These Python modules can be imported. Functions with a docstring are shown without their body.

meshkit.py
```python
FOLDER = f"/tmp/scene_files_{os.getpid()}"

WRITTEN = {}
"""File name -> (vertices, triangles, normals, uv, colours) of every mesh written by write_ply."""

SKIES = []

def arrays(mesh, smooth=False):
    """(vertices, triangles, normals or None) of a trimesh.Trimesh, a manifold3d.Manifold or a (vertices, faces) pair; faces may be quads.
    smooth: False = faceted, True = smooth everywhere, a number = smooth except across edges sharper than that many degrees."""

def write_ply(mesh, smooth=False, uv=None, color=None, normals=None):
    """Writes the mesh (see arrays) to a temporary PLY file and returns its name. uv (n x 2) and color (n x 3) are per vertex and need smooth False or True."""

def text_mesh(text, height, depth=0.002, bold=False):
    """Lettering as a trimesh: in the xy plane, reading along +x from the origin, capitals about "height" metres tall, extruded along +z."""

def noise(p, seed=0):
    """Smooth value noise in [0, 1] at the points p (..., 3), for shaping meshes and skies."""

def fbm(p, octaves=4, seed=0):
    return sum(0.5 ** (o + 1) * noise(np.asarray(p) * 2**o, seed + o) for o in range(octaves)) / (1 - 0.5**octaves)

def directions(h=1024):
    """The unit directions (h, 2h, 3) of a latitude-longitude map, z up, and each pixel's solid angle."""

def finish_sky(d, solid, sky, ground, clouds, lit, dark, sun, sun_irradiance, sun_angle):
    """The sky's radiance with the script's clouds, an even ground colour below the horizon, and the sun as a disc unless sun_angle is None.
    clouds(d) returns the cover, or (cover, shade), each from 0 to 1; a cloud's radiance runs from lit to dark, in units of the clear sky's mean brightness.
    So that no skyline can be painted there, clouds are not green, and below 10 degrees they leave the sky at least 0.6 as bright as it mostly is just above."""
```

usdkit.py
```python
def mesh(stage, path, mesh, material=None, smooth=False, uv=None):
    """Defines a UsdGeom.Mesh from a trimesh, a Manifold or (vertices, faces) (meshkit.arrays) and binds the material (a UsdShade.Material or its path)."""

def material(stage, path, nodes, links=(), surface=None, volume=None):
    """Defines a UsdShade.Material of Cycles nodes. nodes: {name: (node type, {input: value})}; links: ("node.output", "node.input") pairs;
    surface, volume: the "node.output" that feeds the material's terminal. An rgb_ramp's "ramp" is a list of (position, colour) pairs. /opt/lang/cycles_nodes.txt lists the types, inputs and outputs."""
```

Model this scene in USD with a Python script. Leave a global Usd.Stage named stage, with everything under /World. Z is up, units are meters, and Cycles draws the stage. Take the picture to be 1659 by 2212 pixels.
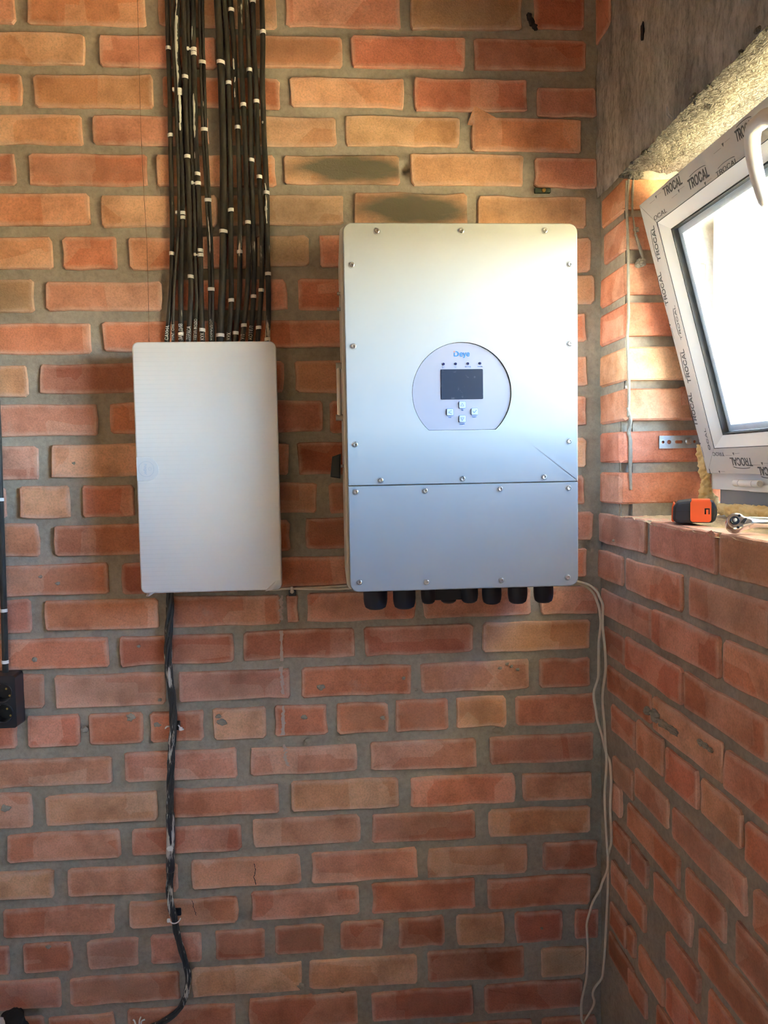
import math
import numpy as np
import trimesh
import shapely.geometry as sg
import meshkit
import usdkit
from scipy.interpolate import PchipInterpolator
from pxr import Gf, Sdf, Usd, UsdGeom, UsdLux, UsdShade, Vt

stage = Usd.Stage.CreateInMemory()
UsdGeom.SetStageUpAxis(stage, 'Z')
UsdGeom.SetStageMetersPerUnit(stage, 1.0)
UsdGeom.Xform.Define(stage, '/World')
UsdGeom.Scope.Define(stage, '/World/Looks')
rng = np.random.default_rng(7)
V = lambda *a: np.array(a, float)

# ------------------------------------------------------------------ camera, sky, sun, exposure
W_PX, H_PX, F_PX = 1659.0, 2212.0, 1640.0
PITCH, YAW, ROLL = -0.06096335, 0.06734212, -0.01818073
EYE = V(0, 0, 1.40)
EXPOSURE = 1.9
YW, XC = 1.7092, 0.612          # face of the back wall, face of the right wall


def camera_axes():
    cp, sp, cy, sy = math.cos(PITCH), math.sin(PITCH), math.cos(YAW), math.sin(YAW)
    fwd, right = V(sy * cp, cy * cp, sp), V(cy, -sy, 0)
    up = np.cross(right, fwd)
    c, s = math.cos(ROLL), math.sin(ROLL)
    return np.stack([c * right + s * up, -s * right + c * up, fwd])


CAM = camera_axes()
cam = UsdGeom.Camera.Define(stage, '/World/camera')
m4 = np.eye(4)
m4[0, :3], m4[1, :3], m4[2, :3], m4[3, :3] = CAM[0], CAM[1], -CAM[2], EYE
UsdGeom.Xformable(cam).AddTransformOp().Set(Gf.Matrix4d(m4.tolist()))
cam.CreateHorizontalApertureAttr(36.0)
cam.CreateVerticalApertureAttr(48.0)
cam.CreateFocalLengthAttr(36.0 * F_PX / W_PX)
cam.CreateClippingRangeAttr(Gf.Vec2f(0.05, 1000))
cam.CreateExposureAttr(EXPOSURE)

SUN_EL, SUN_AZ = 50.0, 8.0        # azimuth measured from +Y (behind the back wall) towards -X, so no sun enters the window
el, az = math.radians(SUN_EL), math.radians(SUN_AZ)
SUN_DIR = V(-math.sin(az) * math.cos(el), math.cos(az) * math.cos(el), math.sin(el))
sky_mat = usdkit.material(stage, '/World/Looks/sky', {
    's': ('sky_texture', {'sky_type': 'multiple_scattering', 'sun_disc': False, 'sun_elevation': el, 'sun_rotation': 0.0, 'altitude': 100.0}),
    'b': ('background_shader', {'strength': 0.62})}, [('s.color', 'b.color')], surface='b.background')
dome = UsdLux.DomeLight.Define(stage, '/World/sky_dome')
UsdShade.MaterialBindingAPI.Apply(dome.GetPrim()).Bind(sky_mat)
sun = UsdLux.DistantLight.Define(stage, '/World/sun')
sun.CreateAngleAttr(0.53)
sun.CreateIntensityAttr(20.0)
sun.CreateNormalizeAttr(True)
sun.CreateColorAttr(Gf.Vec3f(1.0, 0.93, 0.82))
z_ = SUN_DIR
x_ = np.cross(V(0, 0, 1), z_); x_ /= np.linalg.norm(x_)
y_ = np.cross(z_, x_)
ms = np.eye(4); ms[0, :3], ms[1, :3], ms[2, :3] = x_, y_, z_
UsdGeom.Xformable(sun).AddTransformOp().Set(Gf.Matrix4d(ms.tolist()))


# ------------------------------------------------------------------ photograph pixels -> points on real planes
def ray(px, py):
    return CAM.T @ V(px - W_PX / 2, -(py - H_PX / 2), F_PX)


def at_y(px, py, y):
    d = ray(px, py); return EYE + d * (y / d[1])


def at_x(px, py, x):
    d = ray(px, py); return EYE + d * (x / d[0])


def at_z(px, py, z):
    d = ray(px, py); return EYE + d * ((z - EYE[2]) / d[2])


def at_plane(px, py, o, n):
    d = ray(px, py); return EYE + d * (np.dot(o - EYE, n) / np.dot(d, n))


# ------------------------------------------------------------------ scene-graph helpers
_used = {}


def numbered(parent, name):
    k = _used.get((parent, name), 0)
    _used[(parent, name)] = k + 1
    return f'{parent}/{name}' + (f'_{k:03d}' if k else '')


_base = {}


def thing(name, label, cat=None, base=(0, 0, 0), group=None, kind=None, parent='/World'):
    p = numbered(parent, name)
    x = UsdGeom.Xform.Define(stage, p)
    b = V(*base)
    x.AddTranslateOp().Set(Gf.Vec3d(*b))
    _base[p] = _base.get(parent, V(0, 0, 0)) + b
    pr = x.GetPrim()
    for k, v in (('label', label), ('category', cat), ('group', group), ('kind', kind)):
        if v: pr.SetCustomDataByKey(k, v)
    return p


def obj(parent, name, mesh, mat, smooth=False, label=None, kind=None, cat=None, attrs=None):
    """one Mesh prim under parent; mesh is in world coordinates"""
    p = numbered(parent, name)
    pp = parent
    while pp not in _base and pp.count('/') > 1: pp = pp.rsplit('/', 1)[0]
    off = _base.get(pp, V(0, 0, 0))
    v, f, n = meshkit.arrays(mesh, smooth)
    v = v - off
    g = usdkit.mesh(stage, p, (v, f), mat)
    if n is not None:
        g.CreateNormalsAttr(Vt.Vec3fArray.FromNumpy(n.astype(np.float32))); g.SetNormalsInterpolation('vertex')
    pr = g.GetPrim()
    for k, val in (('label', label), ('kind', kind), ('category', cat)):
        if val: pr.SetCustomDataByKey(k, val)
    if attrs:
        api = UsdGeom.PrimvarsAPI(g)
        for k, val in attrs.items():
            val = np.asarray(val, np.float32)
            if val.ndim == 2:
                api.CreatePrimvar(k, Sdf.ValueTypeNames.Color3fArray, 'vertex').Set(Vt.Vec3fArray.FromNumpy(val))
            else:
                api.CreatePrimvar(k, Sdf.ValueTypeNames.FloatArray, 'vertex').Set(Vt.FloatArray.FromNumpy(val))
    return p


# ------------------------------------------------------------------ mesh helpers
def cat(*ms):
    ms = [m if isinstance(m, trimesh.Trimesh) else trimesh.Trimesh(*m, process=False) for m in ms]
    return trimesh.util.concatenate(ms)


def box(lo, hi):
    lo, hi = np.minimum(lo, hi), np.maximum(lo, hi)
    return trimesh.creation.box(hi - lo, trimesh.transformations.translation_matrix((np.array(lo) + hi) / 2))


def chamfer_box(lo, hi, c=0.002):
    lo, hi = np.minimum(lo, hi).astype(float), np.maximum(lo, hi).astype(float)
    pts = []
    for sx in (0, 1):
        for sy in (0, 1):
            for sz in (0, 1):
                p = np.where([sx, sy, sz], hi, lo)
                d = np.where([sx, sy, sz], -c, c)
                for k in range(3):
                    q = p + d; q[k] = p[k]; pts.append(q)
    return trimesh.convex.convex_hull(np.array(pts))


def place(mesh, o, ex, ey, ez):
    v = np.asarray(mesh.vertices)
    w = np.asarray(o) + v[:, :1] * ex + v[:, 1:2] * ey + v[:, 2:3] * ez
    f = np.asarray(mesh.faces)
    if np.dot(np.cross(ex, ey), ez) < 0: f = f[:, ::-1]
    return trimesh.Trimesh(w, f, process=False)


FRONT = (V(1, 0, 0), V(0, 0, 1), V(0, -1, 0))      # plane facing -Y (the room), x right, y up


def tube(points, radii, sides=10, caps=True):
    p = np.asarray(points, float)
    n = len(p)
    r = np.broadcast_to(np.asarray(radii, float), (n,))
    t = np.gradient(p, axis=0); t /= np.linalg.norm(t, axis=1, keepdims=True)
    a = np.cross(t[0], V(0, 1, 0.01) if abs(t[0][1]) < .9 else V(1, 0, 0)); a /= np.linalg.norm(a)
    A = []
    for i in range(n):
        a = a - t[i] * np.dot(a, t[i]); a /= np.linalg.norm(a); A.append(a)
    A = np.array(A); B = np.cross(t, A)
    th = np.arange(sides) * 2 * np.pi / sides
    v = p[:, None] + r[:, None, None] * (np.cos(th)[None, :, None] * A[:, None] + np.sin(th)[None, :, None] * B[:, None])
    v = v.reshape(-1, 3)
    i, j = np.meshgrid(np.arange(n - 1), np.arange(sides), indexing='ij')
    q = np.stack([i * sides + j, i * sides + (j + 1) % sides, (i + 1) * sides + (j + 1) % sides, (i + 1) * sides + j], -1).reshape(-1, 4)
    f = [q[:, [0, 1, 2]], q[:, [0, 2, 3]]]
    if caps:
        v = np.vstack([v, p[:1], p[-1:]])
        k = np.arange(sides)
        f.append(np.stack([np.full(sides, n * sides), (k + 1) % sides, k], 1))
        f.append(np.stack([np.full(sides, n * sides + 1), (n - 1) * sides + k, (n - 1) * sides + (k + 1) % sides], 1))
    return trimesh.Trimesh(v, np.vstack(f), process=False)


def smooth_path(pts, n):
    pts = np.asarray(pts, float)
    s = np.r_[0, np.cumsum(np.linalg.norm(np.diff(pts, axis=0), axis=1))]
    return PchipInterpolator(s, pts)(np.linspace(0, s[-1], n))


def rrect(w, h, r, n=6):
    """counter-clockwise rounded rectangle about the origin"""
    out = []
    for cx, cy, a0 in ((w / 2 - r, h / 2 - r, 0), (-w / 2 + r, h / 2 - r, 90), (-w / 2 + r, -h / 2 + r, 180), (w / 2 - r, -h / 2 + r, 270)):
        for k in range(n + 1):
            a = math.radians(a0 + 90 * k / n)
            out.append((cx + r * math.cos(a), cy + r * math.sin(a)))
    return np.array(out)


def circle(r, n=24, c=(0, 0)):
    a = np.arange(n) * 2 * np.pi / n
    return np.stack([c[0] + r * np.cos(a), c[1] + r * np.sin(a)], 1)


def inset(poly, d):
    p = np.asarray(poly, float)
    a = p - np.roll(p, 1, 0); b = np.roll(p, -1, 0) - p
    a /= np.linalg.norm(a, axis=1, keepdims=True) + 1e-12; b /= np.linalg.norm(b, axis=1, keepdims=True) + 1e-12
    n = np.stack([-(a + b)[:, 1], (a + b)[:, 0]], 1)
    n /= np.linalg.norm(n, axis=1, keepdims=True) + 1e-12
    c = np.abs(np.sum(n * np.stack([-a[:, 1], a[:, 0]], 1), 1))
    return p + n * (d / np.maximum(c, .4))[:, None]


def plate(poly, t, bevel=0.0, hole=None, z0=0.0, hole_depth=None, back=False):
    """a slab in the xy plane from z0 to z0+t, front edge bevelled, optional hole"""
    p = np.asarray(poly, float); n = len(p)
    rings = [(p, z0)]
    if bevel > 0:
        rings += [(p, z0 + t - bevel), (inset(p, bevel * .3), z0 + t - bevel * .3), (inset(p, bevel), z0 + t)]
    else:
        rings += [(p, z0 + t)]
    v = np.vstack([np.c_[q, np.full(n, z)] for q, z in rings])
    f = []
    k = np.arange(n); k2 = (k + 1) % n
    for i in range(len(rings) - 1):
        f += [np.stack([i * n + k, i * n + k2, (i + 1) * n + k2], 1), np.stack([i * n + k, (i + 1) * n + k2, (i + 1) * n + k], 1)]
    m = [trimesh.Trimesh(v, np.vstack(f), process=False)]
    pg = sg.Polygon(rings[-1][0], [hole] if hole is not None else None)
    cv, cf = trimesh.creation.triangulate_polygon(pg, engine='earcut')
    cap = trimesh.Trimesh(np.c_[cv, np.full(len(cv), z0 + t)], cf, process=False)
    if cap.face_normals[0][2] < 0: cap.invert()
    m.append(cap)
    if back:
        cb = trimesh.Trimesh(np.c_[cv, np.full(len(cv), z0)], np.asarray(cap.faces)[:, ::-1], process=False); m.append(cb)
    if hole is not None:
        h = np.asarray(hole, float); nh = len(h); d = hole_depth or t
        hv = np.vstack([np.c_[h, np.full(nh, z0 + t)], np.c_[h, np.full(nh, z0 + t - d)]])
        k = np.arange(nh); k2 = (k + 1) % nh
        m.append(trimesh.Trimesh(hv, np.vstack([np.stack([k, k2, nh + k2], 1), np.stack([k, nh + k2, nh + k], 1)]), process=False))
    return cat(*m)


def lathe(profile, n=24):
    return trimesh.creation.revolve(np.asarray(profile, float), sections=n)


def grid(o, u, v, nu, nv, disp=None, keep=None):
    """grid patch o + a*u + b*v (a,b in 0..1); disp(P) gives an offset vector; keep(P_center) masks faces"""
    a, b = np.meshgrid(np.linspace(0, 1, nu + 1), np.linspace(0, 1, nv + 1), indexing='ij')
    P = np.asarray(o) + a[..., None] * u + b[..., None] * v
    i, j = np.meshgrid(np.arange(nu), np.arange(nv), indexing='ij')
    q = np.stack([i * (nv + 1) + j, (i + 1) * (nv + 1) + j, (i + 1) * (nv + 1) + j + 1, i * (nv + 1) + j + 1], -1).reshape(-1, 4)
    P = P.reshape(-1, 3)
    if keep is not None: q = q[keep(P[q].mean(1))]
    if disp is not None: P = P + disp(P)
    return trimesh.Trimesh(P, np.vstack([q[:, [0, 1, 2]], q[:, [0, 2, 3]]]), process=False)


def blob(c, r, seed=0, amp=.35, sub=3, freq=2.0):
    m = trimesh.creation.icosphere(sub)
    v = np.asarray(m.vertices)
    d = 1 + amp * (meshkit.fbm(v * freq + 10 + seed * 3.7, 3, seed) - .5) * 2
    return trimesh.Trimesh(v * d[:, None] * np.asarray(r) + np.asarray(c), m.faces, process=False)


def text_fit(text, o, end, height, normal, bold=False, depth=.0003, squash=1.0, lift=0.0):
    """lettering from o to end along a surface with the given outward normal"""
    o, end, normal = V(*o), V(*end), V(*normal)
    ex = end - o; L = np.linalg.norm(ex); ex /= L
    ey = np.cross(normal, ex); ey /= np.linalg.norm(ey)
    m = meshkit.text_mesh(text, 1.0, depth=1.0, bold=bold)
    v = np.asarray(m.vertices).copy()
    x0, x1 = v[:, 0].min(), v[:, 0].max()
    v[:, 0] = (v[:, 0] - x0) / (x1 - x0) * L
    v[:, 1] *= height * squash
    v[:, 2] = v[:, 2] * depth + lift
    return place(trimesh.Trimesh(v, m.faces, process=False), o, ex, ey, normal)


def text_center(text, c, height, basis=FRONT, bold=False, depth=.0003):
    m = meshkit.text_mesh(text, height, depth=depth, bold=bold)
    v = np.asarray(m.vertices).copy()
    v[:, 0] -= (v[:, 0].min() + v[:, 0].max()) / 2
    v[:, 1] -= height / 2
    return place(trimesh.Trimesh(v, m.faces, process=False), c, *basis)


# ------------------------------------------------------------------ materials
L = '/World/Looks/'


def mat(name, color, rough=.6, metal=0.0, spec=.5, bump=None, var=None, **kw):
    """principled; bump=(scale, strength, distance); var=(scale, other colour, lo, hi)"""
    n = {'p': ('principled_bsdf', {'base_color': color, 'roughness': rough, 'metallic': metal, 'specular_ior_level': spec, **kw}), 'g': ('geometry', {})}
    l = []
    if var:
        n['nv'] = ('noise_texture', {'scale': var[0], 'detail': 5.0, 'roughness': .6})
        n['rv'] = ('rgb_ramp', {'ramp': [(var[2], color), (var[3], var[1])]})
        l += [('g.position', 'nv.vector'), ('nv.fac', 'rv.fac'), ('rv.color', 'p.base_color')]
    if bump:
        n['nb'] = ('noise_texture', {'scale': bump[0], 'detail': 6.0, 'roughness': .65})
        n['bp'] = ('bump', {'strength': bump[1], 'distance': bump[2]})
        l += [('g.position', 'nb.vector'), ('nb.fac', 'bp.height'), ('bp.normal', 'p.normal')]
    return usdkit.material(stage, L + name, n, l, surface='p.BSDF')


def brick_material():
    n = {
        'g': ('geometry', {}),
        'tint': ('attribute', {'attribute': 'tint'}),
        'seed': ('attribute', {'attribute': 'seed'}),
        'loc': ('attribute', {'attribute': 'loc'}),
        'edge': ('attribute', {'attribute': 'edge'}),
        'core': ('attribute', {'attribute': 'core'}),
        'pos': ('vector_math', {'math_type': 'add'}),
        # soft warping of the patch outlines
        'nw': ('noise_texture', {'scale': 4.0, 'detail': 0.0}),
        'warp': ('vector_math', {'math_type': 'multiply_add', 'vector2': (.05, .05, .05)}),
        # stacking marks: straight-edged lighter patches
        'vor': ('voronoi_texture', {'scale': 7.0, 'feature': 'f1', 'metric': 'chebychev', 'randomness': 1.0}),
        'vs': ('separate_color', {}),
        'vr': ('map_range', {'from_min': .60, 'from_max': .64, 'to_min': 0.0, 'to_max': .55, 'clamp': True}),
        'light': ('hsv', {'hue': .510, 'saturation': .84, 'value': 1.16}),
        'm1': ('mix_color', {'blend_type': 'mix'}),
        # broad mottling
        'n1': ('noise_texture', {'scale': 11.0, 'detail': 5.0, 'roughness': .6}),
        'r1': ('rgb_ramp', {'ramp': [(.30, (.70, .66, .64)), (.5, (1, 1, 1)), (.72, (1.2, 1.26, 1.32))]}),
        'm2': ('mix_color', {'blend_type': 'multiply', 'fac': 1.0}),
        # grain
        'n2': ('noise_texture', {'scale': 260.0, 'detail': 4.0, 'roughness': .7}),
        'r2': ('rgb_ramp', {'ramp': [(.32, (.78, .77, .76)), (.5, (1, 1, 1)), (.7, (1.16, 1.16, 1.16))]}),
        'm3': ('mix_color', {'blend_type': 'multiply', 'fac': .8}),
        # pale lime bloom near the arrises
        'n3': ('noise_texture', {'scale': 22.0, 'detail': 4.0, 'roughness': .65}),
        'e1': ('math', {'math_type': 'multiply'}),
        'e2': ('map_range', {'from_min': .18, 'from_max': .75, 'to_min': 0.0, 'to_max': .75, 'clamp': True}),
        'm4': ('mix_color', {'blend_type': 'mix', 'b': (.80, .58, .46)}),
        # lime stains
        'n4': ('noise_texture', {'scale': 8.0, 'detail': 7.0, 'roughness': .72}),
        'e4': ('map_range', {'from_min': .62, 'from_max': .78, 'to_min': 0.0, 'to_max': .5, 'clamp': True}),
        'm5': ('mix_color', {'blend_type': 'mix', 'b': (.52, .40, .33)}),
        # grey under-fired core
        'nl': ('noise_texture', {'scale': 1.6, 'detail': 3.0}),
        'lw': ('vector_math', {'math_type': 'multiply_add', 'vector2': (.9, .9, .9)}),
        'll': ('vector_math', {'math_type': 'length'}),
        'lr': ('map_range', {'range_type': 'smoothstep', 'from_min': 1.45, 'from_max': .35, 'to_min': 0.0, 'to_max': 1.0, 'clamp': True}),
        'lm': ('math', {'math_type': 'multiply', 'use_clamp': True}),
        'm6': ('mix_color', {'blend_type': 'mix', 'b': (.185, .165, .115)}),
        'bh': ('math', {'math_type': 'multiply_add', 'value2': .35}),
        'bp': ('bump', {'strength': .35, 'distance': .004}),
        'p': ('principled_bsdf', {'roughness': .82, 'specular_ior_level': .25}),
    }
    l = [('g.position', 'pos.vector1'), ('seed.vector', 'pos.vector2'),
         ('pos.vector', 'nw.vector'), ('nw.color', 'warp.vector1'), ('pos.vector', 'warp.vector3'),
         ('warp.vector', 'vor.vector'), ('vor.color', 'vs.color'), ('vs.r', 'vr.value'),
         ('tint.color', 'light.color'), ('vr.result', 'm1.fac'), ('tint.color', 'm1.a'), ('light.color', 'm1.b'),
         ('pos.vector', 'n1.vector'), ('n1.fac', 'r1.fac'), ('m1.result', 'm2.a'), ('r1.color', 'm2.b'),
         ('pos.vector', 'n2.vector'), ('n2.fac', 'r2.fac'), ('m2.result', 'm3.a'), ('r2.color', 'm3.b'),
         ('pos.vector', 'n3.vector'), ('n3.fac', 'e1.value1'), ('edge.fac', 'e1.value2'), ('e1.value', 'e2.value'), ('e2.result', 'm4.fac'), ('m3.result', 'm4.a'),
         ('pos.vector', 'n4.vector'), ('n4.fac', 'e4.value'), ('e4.result', 'm5.fac'), ('m4.result', 'm5.a'),
         ('loc.vector', 'nl.vector'), ('nl.color', 'lw.vector1'), ('loc.vector', 'lw.vector3'), ('lw.vector', 'll.vector1'), ('ll.value', 'lr.value'), ('lr.result', 'lm.value1'), ('core.fac', 'lm.value2'), ('lm.value', 'm6.fac'), ('m5.result', 'm6.a'),
         ('n1.fac', 'bh.value1'), ('n2.fac', 'bh.value3'), ('bh.value', 'bp.height'), ('bp.normal', 'p.normal'),
         ('m6.result', 'p.base_color')]
    return usdkit.material(stage, L + 'brick', n, l, surface='p.BSDF')


def concrete_material(name, a, b, scale, stretch, bump, dist, cracks=0.0, lo=.62):
    n = {'g': ('geometry', {}), 'mp': ('mapping', {'mapping_type': 'point', 'scale': stretch}),
         'n1': ('noise_texture', {'scale': scale, 'detail': 8.0, 'roughness': .68}),
         'r1': ('rgb_ramp', {'ramp': [(.34, a), (.62, b)]}),
         'n2': ('noise_texture', {'scale': scale * 9, 'detail': 6.0, 'roughness': .7}),
         'r2': ('rgb_ramp', {'ramp': [(.30, (lo, lo, lo)), (.52, (1, 1, 1)), (.7, (1.12, 1.12, 1.11))]}),
         'm': ('mix_color', {'blend_type': 'multiply', 'fac': 1.0}),
         'h': ('math', {'math_type': 'multiply_add', 'value2': .6}),
         'bp': ('bump', {'strength': bump, 'distance': dist}),
         'p': ('principled_bsdf', {'roughness': .9, 'specular_ior_level': .2})}
    l = [('g.position', 'mp.vector'), ('mp.vector', 'n1.vector'), ('n1.fac', 'r1.fac'), ('mp.vector', 'n2.vector'), ('n2.fac', 'r2.fac'),
         ('r1.color', 'm.a'), ('r2.color', 'm.b'), ('n1.fac', 'h.value1'), ('n2.fac', 'h.value3'),
         ('h.value', 'bp.height'), ('bp.normal', 'p.normal')]
    out = 'm.result'
    if cracks:
        n['v'] = ('voronoi_texture', {'scale': cracks, 'feature': 'distance_to_edge'})
        n['nw'] = ('noise_texture', {'scale': cracks * .6, 'detail': 3.0})
        n['w'] = ('vector_math', {'math_type': 'multiply_add', 'vector2': (.02, .02, .02)})
        n['vr'] = ('rgb_ramp', {'ramp': [(0.0, (.45, .40, .35)), (.05, (.80, .78, .74)), (.14, (1, 1, 1))]})
        n['m2'] = ('mix_color', {'blend_type': 'multiply', 'fac': 1.0})
        n['h2'] = ('math', {'math_type': 'multiply_add', 'value2': 1.6})
        l += [('mp.vector', 'nw.vector'), ('nw.color', 'w.vector1'), ('mp.vector', 'w.vector3'), ('w.vector', 'v.vector'), ('v.distance', 'vr.fac'),
              ('m.result', 'm2.a'), ('vr.color', 'm2.b'), ('v.distance', 'h2.value1'), ('h.value', 'h2.value3')]
        l = [x for x in l if x != ('h.value', 'bp.height')] + [('h2.value', 'bp.height')]
        out = 'm2.result'
    l.append((out, 'p.base_color'))
    return usdkit.material(stage, L + name, n, l, surface='p.BSDF')


M = {}
M['brick'] = brick_material()
M['mortar'] = concrete_material('mortar', (.36, .315, .25), (.455, .405, .33), 9.0, (1, 1, 1), .45, .005, lo=.80)
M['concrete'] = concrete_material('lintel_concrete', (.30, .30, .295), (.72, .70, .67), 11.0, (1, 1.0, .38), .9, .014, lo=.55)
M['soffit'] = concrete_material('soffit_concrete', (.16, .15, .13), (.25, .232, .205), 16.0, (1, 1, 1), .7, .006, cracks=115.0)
M['sill'] = concrete_material('sill_mortar', (.58, .44, .29), (.78, .64, .46), 20.0, (1, 1, 1), .6, .005, lo=.72)
M['plaster'] = mat('plaster_white', (.78, .77, .74), .9, bump=(60, .3, .003))
M['room'] = mat('room_brickwork', (.60, .38, .26), .9)
M['floor'] = mat('floor_screed', (.30, .28, .25), .9)
M['ground'] = mat('ground_dry_grass', (.54, .43, .23), .95, var=(1.2, (.42, .37, .18), .4, .65))
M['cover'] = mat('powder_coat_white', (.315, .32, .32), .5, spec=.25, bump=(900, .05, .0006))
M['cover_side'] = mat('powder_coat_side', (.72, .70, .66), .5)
M['panel'] = mat('panel_lilac_grey', (.245, .24, .285), .45)
M['screen'] = mat('screen_dark', (.020, .026, .040), .18, var=(90, (.09, .10, .12), .62, .80))
M['seam'] = mat('seam_dark', (.05, .06, .08), .7)
M['blue'] = mat('print_blue', (.006, .13, .38), .5)
M['navy'] = mat('print_navy', (.10, .17, .40), .5)
M['led'] = mat('indicator_dark', (.010, .012, .05), .25)
M['button'] = mat('button_grey', (.33, .36, .43), .4)
M['steel'] = mat('steel', (.62, .60, .57), .32, metal=1.0)
M['chrome'] = mat('chrome', (.86, .87, .89), .20, metal=1.0)
M['zinc'] = mat('zinc_plated', (.55, .58, .60), .42, metal=.85, var=(30, (.40, .42, .45), .4, .6))
M['black'] = mat('black_plastic', (.018, .018, .021), .38)
M['gland'] = mat('gland_plastic', (.022, .023, .035), .5)
M['socket'] = mat('socket_plastic', (.022, .020, .022), .30)
M['boxw'] = mat('box_plastic', (.65, .63, .61), .40)
M['boxs'] = mat('box_body_plastic', (.50, .48, .44), .5)
M['ink'] = mat('ink_grey_blue', (.42, .50, .58), .6)
M['groove'] = mat('groove_grey', (.52, .53, .55), .6)
M['tie'] = mat('tie_nylon', (.93, .91, .86), .40)
M['wire'] = mat('wire_beige', (.80, .71, .58), .5)
M['marker'] = mat('marker_white', (.80, .78, .72), .7)
M['pvc'] = mat('window_pvc', (.80, .80, .80), .38)
M['film'] = mat('window_film', (.58, .57, .555), .42, bump=(40, .12, .002))
M['print'] = mat('film_print', (.11, .11, .115), .6)
M['gasket'] = mat('gasket_black', (.02, .02, .02), .6)
M['spacer'] = mat('spacer_aluminium', (.86, .87, .87), .5, metal=.15)
M['foam'] = mat('foam_yellow', (.78, .52, .21), .8, bump=(55, .4, .006), var=(25, (.86, .68, .36), .4, .65))
M['orange'] = mat('orange_plastic', (.90, .125, .03), .38)
M['rubber'] = mat('rubber_dark', (.028, .030, .036), .55, bump=(300, .1, .001))
M['sillpvc'] = mat('frame_base_grey', (.30, .31, .32), .6)
M['green'] = mat('green_paint', (.055, .085, .05), .6)
M['brass'] = mat('brass', (.55, .38, .12), .35, metal=.9)
M['soot'] = mat('soot', (.035, .030, .030), .9)
M['dust'] = mat('brick_dust', (.58, .50, .44), .9)
M['chalk'] = mat('chalk_white', (.60, .46, .40), .95)
M['pencil'] = mat('thread_dark', (.20, .12, .08), .8)
M['cloth'] = mat('cloth_dark', (.020, .022, .024), .9, bump=(90, .6, .004))


def cable_material(name, amount, color=(.022, .021, .020)):
    """black sheath with streaks of paint and dust along its length"""
    n = {'g': ('geometry', {}), 'mp': ('mapping', {'mapping_type': 'point', 'scale': (1, 1, .16)}),
         'n': ('noise_texture', {'scale': 120.0, 'detail': 4.0, 'roughness': .6}),
         'n2': ('noise_texture', {'scale': 9.0, 'detail': 3.0}),
         'a': ('math', {'math_type': 'multiply'}),
         'r': ('map_range', {'from_min': .30 - amount * .16, 'from_max': .345 - amount * .16, 'to_min': 0.0, 'to_max': 1.0, 'clamp': True}),
         'd': ('rgb_ramp', {'ramp': [(.35, color), (.75, (.075, .070, .055))]}),
         'm': ('mix_color', {'blend_type': 'mix', 'b': (.66, .62, .54)}),
         'p': ('principled_bsdf', {'roughness': .42, 'specular_ior_level': .45})}
    l = [('g.position', 'mp.vector'), ('mp.vector', 'n.vector'), ('g.position', 'n2.vector'), ('n.fac', 'a.value1'), ('n2.fac', 'a.value2'),
         ('a.value', 'r.value'), ('r.result', 'm.fac'), ('n.fac', 'd.fac'), ('d.color', 'm.a'), ('m.result', 'p.base_color')]
    return usdkit.material(stage, L + name, n, l, surface='p.BSDF')


M['cable'] = cable_material('cable_black', -.55)
M['cable_spots'] = cable_material('cable_spotted', -.38)
M['cable_painted'] = cable_material('cable_paint_streaked', -.20)
M['twist'] = cable_material('cable_twisted', .06, (.030, .031, .033))
M['sleeve'] = cable_material('sleeve_paint_flecked', .24, (.022, .014, .024))

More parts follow.
